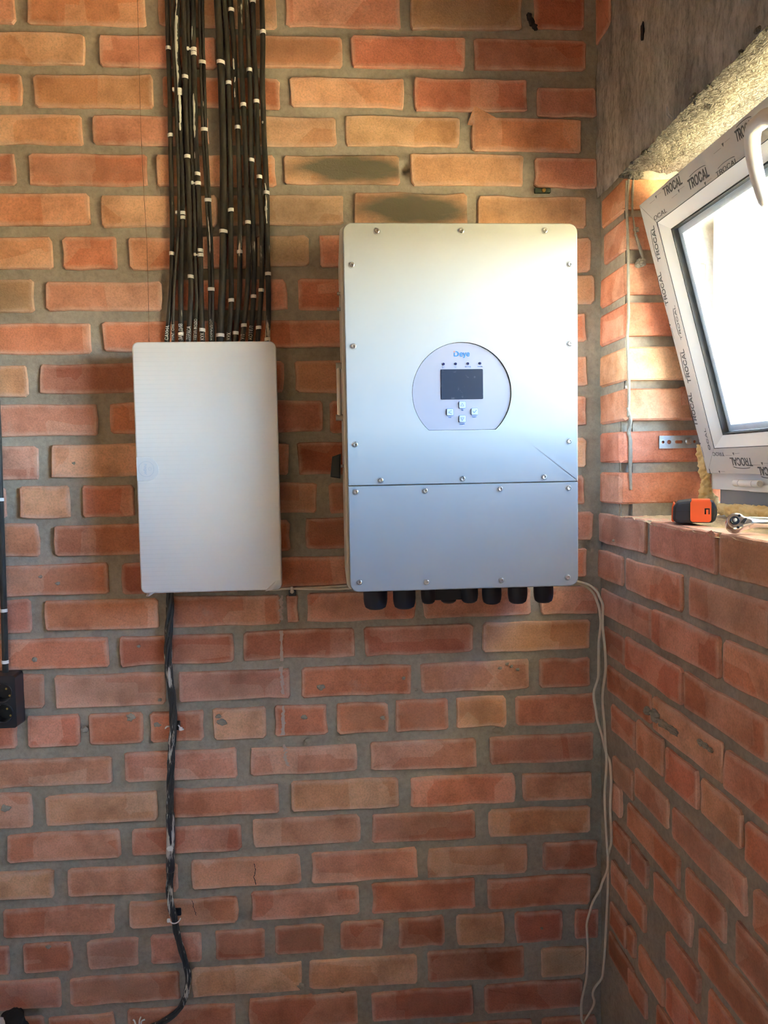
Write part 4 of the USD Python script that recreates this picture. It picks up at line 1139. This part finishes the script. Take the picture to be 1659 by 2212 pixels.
# ------------------------------------------------------------------ bundle of cables
PXM = F_PX / YW                                    # pixels per metre at the back wall, roughly
CAB = [  # label, material, width px, depth offset, points, ties (y, lock)
    ('black cable marked САУНА in white above the box, at the outer edge of the bundle', 'cable', 9.5, 0, [(360.4, -14), (361, 0), (363.5, 100), (366.6, 195), (368, 290), (370, 385), (371.5, 480), (371.5, 550), (369.5, 620), (365, 680), (360.4, 736), (360, 750)], [(105, 0), (293, 0), (548, 0)], 'САУНА', 704),
    ('thin black cable without ties, beside the one marked САУНА', 'cable', 6.5, .0075, [(371.5, -14), (371.8, 0), (374, 100), (380, 195), (382, 290), (385.5, 385), (386, 460), (382, 540), (378, 590), (375, 650), (373.7, 736), (373.7, 750)], [], 'НАГ ОН', 702),
    ('black cable smeared with white paint along its upper length', 'cable_painted', 11, 0, [(383, -14), (383, 0), (382.3, 100), (387.5, 195), (391, 290), (394, 385), (394, 470), (392, 540), (390.5, 640), (391, 736), (391, 750)], [(196, 1), (204, 0), (461, 1), (471, 0), (722, 0)], 'ЗАЛ ДИВ', 700),
    ('unpainted black cable next to the paint-smeared one, with three evenly spaced white ties', 'cable', 11, .002, [(396.5, -14), (396.5, 0), (399, 100), (400.5, 195), (402.8, 290), (406.5, 385), (409, 450), (410.5, 540), (412.5, 600), (411, 670), (407.4, 736), (407, 750)], [(167, 0), (339, 0), (598, 0)], 'ТЕРАСА', 706),
    ('narrow tie-free black cable just before the cable with doubled white ties', 'cable', 8, .0015, [(406.3, -14), (406.6, 0), (408, 100), (411, 195), (412.3, 290), (417.5, 385), (421, 480), (422, 560), (425, 640), (423, 700), (421.5, 736), (421.5, 750)], [], 'ТЕПЛ ВОДО', 690),
    ('black cable with paint spots and doubled white ties, beside the twin wires', 'cable_spots', 10.5, 0, [(416.8, -14), (417, 0), (418, 100), (420.5, 195), (422.5, 290), (427, 385), (431.7, 490), (433.5, 570), (435.5, 670), (437, 713), (438, 736), (438, 750)], [(108, 1), (117, 0), (376.5, 0), (397, 1), (541.5, 0), (551.6, 1), (713, 0)], 'КУХ', 720),
    ('pair of thin black wires tied together as one, before the gap in the bundle', 'cable_spots', 6.2, 0, [(434, -14), (434.3, 0), (436, 100), (439, 195), (441.5, 290), (447, 385), (450, 450), (454, 530), (456, 600), (456.3, 690), (457.5, 736), (457.5, 750)], [(134.5, 0), (280, 0), (432.5, 0), (625, 0)], 'КОРИДОР', 690),
    ('thickest black cable of the bundle, just past the gap', 'cable', 15, 0, [(469.5, -14), (470, 0), (475.5, 100), (479, 195), (482, 290), (482.6, 385), (482.6, 500), (481, 600), (478, 670), (475.6, 724), (475.6, 750)], [(136, 0), (500.7, 0), (724.6, 0)], None, 0),
    ('black cable running close along the thickest one, with three white ties', 'cable', 10.5, .001, [(483.5, -14), (484.3, 0), (490.5, 100), (494, 195), (496, 290), (498.3, 385), (498.6, 460), (499, 560), (499.4, 650), (496.7, 700), (494.4, 736), (494.4, 750)], [(180, 0), (454.5, 0), (649, 0)], 'КУХ', 720),
    ('black cable speckled with pale paint, second one after the thickest cable', 'cable_spots', 10.5, 0, [(497.5, -14), (497.7, 0), (505.3, 100), (509, 195), (513.5, 276), (517, 385), (518.7, 460), (517.6, 545), (518, 610), (515, 660), (509.3, 719), (507.7, 750)], [(22.7, 0), (276, 0), (544.6, 0), (719.6, 0)], None, 0),
    ('black cable tied just above its white handwriting, third one after the thickest cable', 'cable', 10.2, .005, [(517.8, -14), (518, 0), (520.2, 100), (524, 195), (529, 290), (532, 385), (535.6, 480), (536.7, 560), (533.6, 640), (526.8, 703), (523.4, 750)], [(227, 0), (481, 0), (703, 0)], 'УЛ', 724),
    ('black cable with long white handwriting above the box, fourth one after the thickest cable', 'cable', 10.2, 0, [(532.6, -14), (533, 0), (536.7, 100), (540.6, 195), (542.2, 290), (544, 385), (547, 490), (549, 570), (547.7, 640), (543.8, 700), (540, 750)], [(152, 0), (346.7, 0), (640.7, 0)], 'КОТЕЛ', 706),
    ('black cable with five white ties, next to the outermost one by the inverter', 'cable', 10, .001, [(545.6, -14), (546, 0), (548.5, 100), (553.3, 195), (555.6, 290), (560.2, 383), (565, 480), (566, 560), (564.4, 627), (558.7, 708), (555.5, 750)], [(3, 0), (219.8, 0), (382.8, 0), (627.4, 0), (708, 0)], None, 0),
    ('outermost black cable towards the inverter, standing apart from the bundle', 'cable_spots', 10.5, 0, [(565.4, -14), (565.7, 0), (567.7, 70), (567.4, 195), (570.4, 290), (575, 385), (576.2, 420), (578.2, 560), (579.3, 600), (580, 670), (577.6, 734), (577, 750)], [(70, 0), (416.8, 0), (592, 0), (733, 0)], None, 0),
]


def tie_band(c, r, h=.0072, t=.0011, tilt=0.0, wy=None):
    """a strap round a cable of radius r; wraps the front, runs back to the wall"""
    n = 20
    a = np.linspace(math.radians(-8), math.radians(188), n)
    ro, ri = r + t, r + .0001
    v = []
    for rr in (ro, ri):
        for zz in (h / 2, -h / 2):
            for q in a:
                v.append((rr * math.cos(q), -rr * math.sin(q), zz + tilt * math.cos(q)))
    v = np.array(v)
    f = []
    for i in range(n - 1):
        O0, O1, I0, I1 = i, n + i, 2 * n + i, 3 * n + i
        f += [(O0, O0 + 1, O1 + 1), (O0, O1 + 1, O1), (I0, I1 + 1, I0 + 1), (I0, I1, I1 + 1), (O0, I0, I0 + 1), (O0, I0 + 1, O0 + 1), (O1, O1 + 1, I1 + 1), (O1, I1 + 1, I1)]
    m = trimesh.Trimesh(v, np.array(f), process=False)
    m.fix_normals()
    return trimesh.Trimesh(np.asarray(m.vertices) + c, m.faces, process=False)


PAINT = {2: ((-10, 45, .25, 1), (38, 130, .95, 2), (120, 200, .75, 3), (198, 270, .5, 4), (268, 285, .5, 14)), 5: ((60, 90, .3, 5), (205, 300, .55, 6), (330, 345, .5, 7)), 6: ((220, 232, .3, 8), (468, 548, .42, 9)), 9: ((128, 152, .3, 10), (168, 180, .35, 15), (192, 212, .4, 11)), 13: ((262, 268, .4, 16), (396, 412, .3, 17), (422, 484, .36, 12), (446, 456, .8, 13))}
_used_paint = []
for lab, mt, wpx, dy, pts, ties, txt, ty in CAB:
    r = wpx / 2 / 955.0
    yc = YW - .0028 - r - dy
    pts = [(450 + (pts[0][0] - 450) * 1.18, -165)] + pts
    P = smooth_path([at_y(x, y, yc) for x, y in pts], 84)
    cb = thing('cable', lab, 'cable', base=P[-1], group='black cables running down into the white box')
    zpar = lambda y: at_y(450, y, yc)[2]
    xof = lambda z: np.interp(z, P[::-1, 2], P[::-1, 0])
    if wpx == 6.2:
        for s in (-1, 1):
            obj(cb, 'sheath', tube(P + V(s * r * 1.02, 0, 0), r, 10), M[mt], smooth=True)
        rt = r * 2.0
    else:
        obj(cb, 'sheath', tube(P, r, 14), M[mt], smooth=True)
        rt = r
    for y, lock in ties:
        px = np.interp(y, [p[1] for p in pts], [p[0] for p in pts])
        c = at_y(px, y, yc)
        band = tie_band(V(0, 0, 0), r, tilt=rng.uniform(-.0007, .0009))
        if rt > r:
            v = np.asarray(band.vertices).copy(); v[:, 0] *= (rt + .001) / (r + .001); band = trimesh.Trimesh(v, band.faces, process=False)
        band = trimesh.Trimesh(np.asarray(band.vertices) + c, band.faces, process=False)
        t_ = obj(cb, 'cable_tie', band, M['tie'], smooth=35)
        if lock:
            obj(t_, 'tie_head', cat(chamfer_box(c + V(-r - .0085, -r * .5 - .004, -.003), c + V(-r - .003, r * .4, .0045), .0012), chamfer_box(c + V(-r - .004, -r * .6 - .002, -.0015), c + V(-r * .4, -r * .6, .0015), .0004)), M['tie'])
    for (ya, yb, wid, sd) in PAINT.get(len(_used_paint), ()):
        zz = np.linspace(zpar(ya), zpar(yb), 60)
        xx = xof(zz)
        nz_ = np.stack([zz * 42, np.full(60, sd * 3.3), np.zeros(60)], 1)
        mid = (meshkit.noise(nz_, sd) - .5) * .9 - .25
        wv = wid * (.15 + 1.3 * meshkit.fbm(np.stack([zz * 110, np.full(60, sd * 7.1), np.zeros(60)], 1), 3, sd)) * np.sin(np.linspace(.12, math.pi - .12, 60)) ** .4
        rows = []
        for t_ in np.linspace(-1, 1, 6):
            th_ = mid + wv * t_
            rows.append(np.stack([xx + (r + .0003) * np.sin(th_), yc - (r + .0003) * np.cos(th_), zz], 1))
        vv_ = np.array(rows).reshape(-1, 3)
        ii, jj = np.meshgrid(np.arange(5), np.arange(59), indexing='ij')
        q_ = np.stack([ii * 60 + jj, (ii + 1) * 60 + jj, (ii + 1) * 60 + jj + 1, ii * 60 + jj + 1], -1).reshape(-1, 4)
        f_ = np.vstack([q_[:, [0, 1, 2]], q_[:, [0, 2, 3]]])
        obj(cb, 'paint_streak', (vv_, f_[:, ::-1]), M['marker'], smooth=True, label='streak of dried white paint')
    _used_paint.append(1)
    if txt:
        zt0, zt1 = zpar(735), zpar(ty)
        x0 = xof(zt0); x1 = xof(zt1)
        hgt = r * 1.45
        n = V(0, -1, 0)
        o = V(x0 + hgt * .5, yc - r - .0002, zt0); e = V(x1 + hgt * .5, yc - r - .0002, zt1)
        try:
            obj(cb, 'handwriting', text_fit(txt, o, e, hgt, n, bold=False, depth=.0004), M['marker'])
        except Exception as ex:
            print('text', txt, ex)

# ------------------------------------------------------------------ double socket and its cable
ys = YW - .040
f0, f1 = at_y(-27, 1462, ys), at_y(37, 1572, ys)
b0, b1 = at_y(-9, 1453, YW), at_y(54, 1558, YW)
so_ = thing('double_socket', 'black double wall socket on the bricks at the end of a vertical cable', 'socket', base=((f0[0] + f1[0]) / 2, YW, f1[2]))
fw, fh = f1[0] - f0[0], f0[2] - f1[2]
fc = V((f0[0] + f1[0]) / 2, ys, (f0[2] + f1[2]) / 2)
holes = []
cs = [at_y(5, 1497, ys), at_y(7, 1540.5, ys)]
RS = 22 / 978.
frontp = rrect(fw, fh, .006)
pg = sg.Polygon(frontp)
for c in cs: pg = pg.difference(sg.Point(c[0] - fc[0], c[2] - fc[2]).buffer(RS * .93, 32))
pg = pg.buffer(0)
fm = trimesh.creation.extrude_polygon(pg if pg.geom_type == 'Polygon' else max(pg.geoms, key=lambda g: g.area), .003, engine='earcut')
obj(so_, 'face_plate', place(fm, fc + V(0, .003, 0), *FRONT), M['socket'])
p0, p1 = rrect(fw, fh, .006), rrect(fw + .004, fh + .004, .008)
nn = len(p0)
vv = np.vstack([np.c_[p0[:, 0] + fc[0], np.full(nn, ys), p0[:, 1] + fc[2]], np.c_[p1[:, 0] + fc[0], np.full(nn, YW), p1[:, 1] + fc[2]]])
k = np.arange(nn); k2 = (k + 1) % nn
sh = trimesh.Trimesh(vv, np.vstack([np.stack([k, nn + k2, k2], 1), np.stack([k, nn + k, nn + k2], 1)]), process=False)
obj(so_, 'housing', sh, M['socket'], smooth=35)
for c in cs:
    o = thing('outlet', None, parent=so_)
    well = lathe([(0, -.018), (RS * .78, -.018), (RS * .80, -.002), (RS * .84, .0018), (RS * .93, .0024), (RS * 1.0, .0012), (RS * 1.02, -.0005)], 40)
    obj(o, 'well', place(well, c, *FRONT), M['socket'], smooth=35)
    for px, py in ((1.3, -4), (7.8, 11)):
        q = c + V(px / 978., .0172, -py / 978.)
        obj(o, 'contact', place(plate(circle(.0024, 12), .0009, .0003), q, *FRONT), M['brass'], smooth=35)
    for sx in (-1, 1):
        obj(o, 'pin_hole', place(plate(circle(.0026, 12), .0006), c + V(sx * .0095, .0176, 0), *FRONT), M['soot'])
pts = [(-34, -150), (-30, 200), (-20, 560), (-10, 800), (-4, 930), (-2, 985), (0, 1060), (2.6, 1130), (5.2, 1210), (8, 1300), (10, 1370), (11.2, 1430), (11.8, 1460)]
r = 6.2 / 955.
yc = YW - .003 - r
P = smooth_path([at_y(x, y, yc) for x, y in pts], 90)
sc_ = thing('socket_cable', 'single black cable running down to the double socket at the picture edge', 'cable', base=P[-1])
obj(sc_, 'sheath', tube(P, r, 14), M['cable'], smooth=True)
for y in (1079, 1318.5, 1429.5):
    c = at_y(np.interp(y, [p[1] for p in pts], [p[0] for p in pts]), y, yc)
    obj(sc_, 'cable_tie', tie_band(c, r), M['tie'], smooth=35)

# ------------------------------------------------------------------ twisted supply cable under the box
pts = [(367, 1268), (367, 1290), (367, 1320), (364, 1370), (363, 1420), (365, 1455), (371, 1500), (374, 1540), (374, 1575), (371, 1610), (369, 1660), (368, 1700), (367, 1750), (369, 1790), (368, 1850), (368, 1880), (366, 1920), (369, 1955), (377, 1985), (381, 2010), (390, 2045), (402, 2085), (407, 2110), (402, 2145), (392, 2172), (375, 2192), (350, 2208), (315, 2222), (280, 2230)]
yc = YW - .0145
P = smooth_path([at_y(x, y, yc) for x, y in pts], 260)
tw = thing('twisted_cable', 'black twisted multi-strand cable hanging from the white box down to the floor corner', 'cable', base=P[-1])
s = np.r_[0, np.cumsum(np.linalg.norm(np.diff(P, axis=0), axis=1))]
t = np.gradient(P, axis=0); t /= np.linalg.norm(t, axis=1, keepdims=True)
n1 = np.cross(t, V(0, 1, 0)); n1 /= np.linalg.norm(n1, axis=1, keepdims=True)
n2 = np.cross(t, n1)
rad = np.interp(s, [0, s[-1] * .62, s[-1] * .75, s[-1]], [.0044, .0042, .0036, .0032])
for k in range(4):
    a = s * 2 * np.pi / .20 + k * np.pi / 2
    q = P + (n1 * np.cos(a)[:, None] + n2 * np.sin(a)[:, None]) * (rad * 1.08)[:, None]
    obj(tw, 'strand', tube(q, rad, 8), M['twist'], smooth=True)
i0, i1 = np.argmin(abs(P[:, 2] - at_y(367, 1756, yc)[2])), np.argmin(abs(P[:, 2] - at_y(368, 1888, yc)[2]))
rs = .0093 + .0009 * meshkit.noise(P[i0:i1] * 120, 5); rs[0] = rs[-1] = .0088
obj(tw, 'shrink_sleeve', tube(P[i0:i1], rs, 16), M['sleeve'], smooth=True, label='dark sleeve flecked with white paint')
c = at_y(369, 1829, yc)
obj(tw, 'paint_dab', blob(c + V(0, -.0088, 0), V(.0072, .0022, .0065), seed=4, sub=2), M['marker'], smooth=True)
# clamps holding it to the wall
c = at_y(380, 1567, YW - .008)
k1 = thing('cable_clamp', 'black dowel clamp with white tie ends behind the twisted cable, at a half brick', 'cable clamp', base=c)
obj(k1, 'clamp_block', chamfer_box(c + V(-.013, -.004, -.010), c + V(.009, .007, .009), .0015), M['black'])
obj(k1, 'tie_tail', tube(smooth_path([c + V(-.012, -.002, -.001), c + V(-.018, -.005, 0), c + V(-.023, -.006, -.005)], 8), [.0012, .0014, .0017, .002, .0021, .002, .0018, .001], 8), M['tie'], smooth=True)
obj(k1, 'tie_head', cat(chamfer_box(c + V(.008, -.010, -.010), c + V(.016, -.004, -.002), .0015), chamfer_box(c + V(.014, -.009, -.009), c + V(.019, -.006, -.005), .001), tube(np.array([c + V(.006, -.006, .003), c + V(.011, -.007, -.003)]), .0016, 8)), M['tie'])
c = at_y(377, 1986, yc)
k2 = thing('cable_clamp', 'white looped cable tie on a black dowel round the lower twisted cable', 'cable clamp', base=c)
a = np.linspace(math.radians(200), math.radians(360), 14)
lp = np.array([c + V(.012 * math.cos(q) + .002, -.008 * 1.3 * abs(math.sin(q)) - .003, .010 * math.sin(q) * .55 + .004) for q in a])
obj(k2, 'tie_loop', tube(lp, .0015, 8), M['tie'], smooth=True)
obj(k2, 'tie_head', chamfer_box(lp[0] + V(-.006, -.003, -.004), lp[0] + V(.001, .003, .004), .0012), M['tie'])
obj(k2, 'clamp_block', chamfer_box(V(c[0] - .010, YW - .006, c[2] + .002), V(c[0] + .013, YW + .004, c[2] + .019), .0015), M['black'])
c = at_y(297, 2205, yc)
k3 = thing('cable_clamp', 'frayed pale cable tie at the bottom end of the twisted cable', 'cable clamp', base=c)
obj(k3, 'tie_loop', cat(*[tube(smooth_path([c + V(dx, 0, -.012), c + V(dx * 1.3, -.004, .002), c + V(dx * 2.2, -.003, .010 + dz)], 8), .0017, 7) for dx, dz in ((-.004, -.004), (.004, .001), (.008, -.006))]), M['tie'], smooth=True)

# ------------------------------------------------------------------ thin beige wires
def near(px, py, gap=.006):
    y = at_x(px, py, XC - gap)[1]
    y = min(y if ray(px, py)[0] > 0 else YW, YW - .008)
    return at_y(px, py, y)


A5 = lambda x, y: (1200 + x / 3.614, 1090 + y / 3.614)
la = [A5(60, 575), A5(150, 608), A5(240, 640), A5(310, 720), A5(345, 830), A5(353, 920), A5(338, 1080), A5(335, 1330), A5(298, 1480), A5(320, 1640), A5(370, 1830), A5(400, 1950), B_(420, 0), B_(435, 180), B_(428, 350), B_(437, 620), B_(408, 790), B_(410, 960), B_(400, 1200), B_(385, 1500), B_(370, 1680), B_(290, 1840), B_(303, 1890), B_(260, 1990), B_(218, 2052)]
lb = [A5(70, 565), A5(165, 598), A5(260, 628), A5(330, 700), A5(364, 790), A5(361, 920), A5(380, 1130), A5(385, 1250), A5(360, 1510), A5(375, 1700), A5(382, 1850), B_(392, 0), B_(378, 280), B_(395, 640), B_(404, 790), B_(350, 980), B_(270, 1150), B_(238, 1290), B_(248, 1470), B_(240, 1660), B_(195, 1920), B_(197, 2025), B_(215, 2053)]
lw_ = thing('loop_wire', 'thin beige wire hanging as a long doubled loop in the room corner', 'wire', base=at_y(1260, 2208, YW))
for i, q in enumerate((la, lb)):
    P = smooth_path([near(x, y, .006 + .004 * i) + V(0, -.0055 * i, 0) for x, y in q], 200)
    obj(lw_, 'strand', tube(P, .0030, 8), M['wire'], smooth=True)
C8 = lambda x, y: (590 + x / 8.295, 1230 + y / 8.295)
lk = thing('link_wire', 'pair of thin beige wires running from the white box to the inverter', 'wire', base=at_y(630, 1272, YW))
for q, dy in (([C8(-60, 345), C8(60, 350), C8(170, 345), C8(330, 338), C8(520, 335), C8(860, 322), C8(1100, 305), C8(1400, 292), C8(1700, 285), C8(2600, 300)], .007), ([C8(-60, 365), C8(60, 362), C8(170, 352), C8(330, 345), C8(520, 347), C8(860, 355), C8(1150, 352), C8(1400, 337), C8(1700, 330), C8(2600, 320)], .0115)):
    P = smooth_path([at_y(x, y, YW - dy) for x, y in q], 80)
    obj(lk, 'strand', tube(P, .0026, 8), M['wire'], smooth=True)
c = at_y(*C8(338, 345), YW - .010)
wc = thing('wire_clip', 'small black dowel clip with a pale strap holding the beige wires between the boxes', 'clip', base=c)
obj(wc, 'clip_block', chamfer_box(c + V(-.008, .000, -.017), c + V(.008, .011, -.004), .001), M['black'])
obj(wc, 'strap', chamfer_box(c + V(-.003, -.007, -.008), c + V(.003, -.004, .006), .001), M['wire'])
obj(wc, 'eyelet', place(lathe([(.0016, .0005), (.0020, .0022), (.0042, .0022), (.0050, 0)], 18), c + V(0, -.002, -.006), *FRONT), M['wire'], smooth=35)

# ------------------------------------------------------------------ on the sill: tape measure and ratchet
def sil(px, py, dz=0.0):
    return at_z(px, py, SILL_Z + .004 + dz)


from shapely.geometry import Polygon as Pg
rp = np.array(Pg(prof).buffer(-.004).buffer(.004, 4).exterior.coords)[:-1]
rp = rp if Pg(rp).exterior.is_ccw else rp[::-1]
D = .066
vd = ray(1500, 1110); vd = V(vd[0], vd[1], 0) / math.hypot(vd[0], vd[1])
TN = -vd; TX = np.cross(V(0, 0, 1), TN); TX = TX if TX[0] > 0 else -TX
TO = at_z(1500, 1131, SILL_Z + .004)
TB = (TX, V(0, 0, 1), TN)
TW = np.linalg.norm(at_plane(1452, 1110, TO, TN) - at_plane(1549, 1110, TO, TN))
TH = at_plane(1500, 1081.5, TO, TN)[2] - TO[2]
TO = TO + TX * np.dot(at_plane(1500.5, 1131, TO, TN) - TO, TX)
prof = [(-.5, .15), (-.485, .72), (-.40, .93), (-.15, 1.0), (.25, 1.0), (.42, .93), (.49, .70), (.5, .40), (.46, .12), (.38, .02), (-.30, 0), (-.42, .03)]
prof = np.array([(x * TW, z * TH) for x, z in prof])
rp = np.array(Pg(prof).buffer(-.004).buffer(.004, 4).exterior.coords)[:-1]
rp = rp if Pg(rp).exterior.is_ccw else rp[::-1]


def slab(p, d0, d1, bev):
    return place(plate(p, d1 - d0, bev, back=True, z0=d0 - .006), TO, *TB)


tm = thing('tape_measure', 'black and orange tape measure lying on the window sill', 'tape measure', base=TO)
obj(tm, 'case', slab(rp, -D, 0, .005), M['rubber'], smooth=35)
ox0, ox1 = -.10 * TW, .37 * TW
op = sg.box(ox0, .06 * TH, ox1, 1.0 * TH).buffer(-.005).buffer(.005, 4)
notch = sg.box(.22 * TW, .40 * TH, .335 * TW, .66 * TH).difference(sg.box(.255 * TW, .36 * TH, .305 * TW, .60 * TH))
op2 = op.difference(notch)
om = trimesh.creation.extrude_polygon(op2 if op2.geom_type == 'Polygon' else max(op2.geoms, key=lambda g: g.area), .008, engine='earcut')
obj(tm, 'front_panel', place(om, TO - TN * .0125, *TB), M['orange'])
obj(tm, 'top_panel', place(box((ox0 + .002, TH * .95, -D * .9), (ox1 - .002, TH * 1.025, -.008)), TO, *TB), M['orange'])
sp = np.array([(-.53, .10), (-.50, .04), (-.45, .06), (-.45, .80), (-.49, .90), (-.52, .72)]) * V(TW, TH)
sp = sp if Pg(sp).exterior.is_ccw else sp[::-1]
obj(tm, 'side_panel', slab(sp, -D * .85, -.006, .001), M['orange'], smooth=35)
obj(tm, 'case_seam', place(box((-TW * .49, TH * .50, -.0065), (ox0, TH * .525, -.0055)), TO, *TB), M['soot'])

# ratchet: round head standing on edge, lever, drive, handle to the right
rb = sil(1592, 1150)
yR = rb[1]
hc = at_y(1589, 1130, yR)
rr_ = 19.5 / (F_PX / (CAM[2] @ (hc - EYE)))
rt = thing('ratchet_wrench', 'chrome ratchet wrench with a round head lying on the sill in front of the foam', 'wrench', base=V(hc[0], yR, SILL_Z))
tilt = math.radians(22)
ex = V(.93, -.36, 0); ex /= np.linalg.norm(ex)
nz = np.cross(ex, V(0, 0, 1)); nz = nz if nz[1] < 0 else -nz        # towards the camera
ez_ = V(0, 0, 1) * math.cos(tilt) - nz * -math.sin(tilt) * -1
nz = nz * math.cos(tilt) + V(0, 0, 1) * math.sin(tilt)
ey_ = np.cross(nz, ex)
th = np.linspace(math.radians(38), math.radians(322), 30)
hp_ = [(rr_ * math.cos(q), rr_ * math.sin(q)) for q in th] + [(rr_ * 1.45, -rr_ * .42), (rr_ * 1.75, -rr_ * .25), (rr_ * 1.75, rr_ * .25), (rr_ * 1.45, rr_ * .42)]
hd = plate(np.array(hp_), .022, .003, back=True)
obj(rt, 'head', place(hd, hc - nz * .011, ex, ey_, nz), M['chrome'], smooth=35)
fcn = hc + nz * .011
obj(rt, 'drive_ring', place(lathe([(rr_ * .30, .0012), (rr_ * .42, .0016), (rr_ * .50, 0)], 24), fcn - ex * rr_ * .18 + ey_ * rr_ * .06, ex, ey_, nz), M['black'], smooth=35)
obj(rt, 'drive', place(lathe([(0, .0030), (rr_ * .2, .0026), (rr_ * .30, .0008), (rr_ * .32, 0)], 20), fcn - ex * rr_ * .18 + ey_ * rr_ * .06, ex, ey_, nz), M['steel'], smooth=35)
lv = np.array([(-.34, -.18), (.05, -.30), (.36, .22), (.22, .36), (-.05, .20)]) * rr_
obj(rt, 'lever', place(plate(lv[::1] if Pg(lv).exterior.is_ccw else lv[::-1], .003, .001), fcn + ex * rr_ * .72 + ey_ * rr_ * .0, ex, ey_, nz), M['black'], smooth=35)
for sx, sy in ((.30, .62), (.12, -.72)):
    obj(rt, 'screw', place(plate(circle(rr_ * .15, 14), .0008, .0003), fcn + ex * rr_ * sx + ey_ * rr_ * sy, ex, ey_, nz), M['black'], smooth=35)
n0 = hc + ex * rr_ * 1.4 - ey_ * rr_ * .0
drop = V(0, 0, -1) * .0
npts = np.array([n0, n0 + ex * .012, n0 + ex * .030 + V(0, 0, -.001), n0 + ex * .036 + V(0, 0, -.002), n0 + ex * .038 + V(0, 0, -.002), n0 + ex * .042 + V(0, 0, -.003), n0 + ex * .044 + V(0, 0, -.003), n0 + ex * .16 + V(0, 0, -.006)])
obj(rt, 'handle', tube(npts, [.0085, .0062, .0062, .0088, .0072, .0072, .0095, .0105], 20), M['chrome'], smooth=40)
e0 = sil(1614, 1132); 
eb = thing('socket_extension', 'grey steel extension bar lying on the sill behind the ratchet wrench', 'tool', base=e0)
ey0 = hc[1] + .085
p0 = at_y(1612, 1125.5, ey0)
obj(eb, 'bar', tube(np.array([p0, p0 + V(.004, -.004, 0), p0 + V(.03, -.035, 0), p0 + V(.10, -.115, 0)]), [.0066, .0078, .0078, .0078], 18), M['zinc'], smooth=40)

# dark bundle peeking in at the lower left edge
c = at_y(22, 2222, YW - .06)
db = thing('cloth_bundle', 'dark lumpy cloth bundle at the bottom corner below the last brick course', 'cloth', base=c + V(0, 0, -.05))
obj(db, 'bundle', blob(c + V(0, 0, -.012), V(.030, .045, .040), seed=9, amp=.45, freq=2.4), M['cloth'], smooth=True)
obj(db, 'pale_tag', blob(at_y(2, 2212, YW - .10), V(.008, .008, .016), seed=3, sub=2), M['dust'], smooth=True)
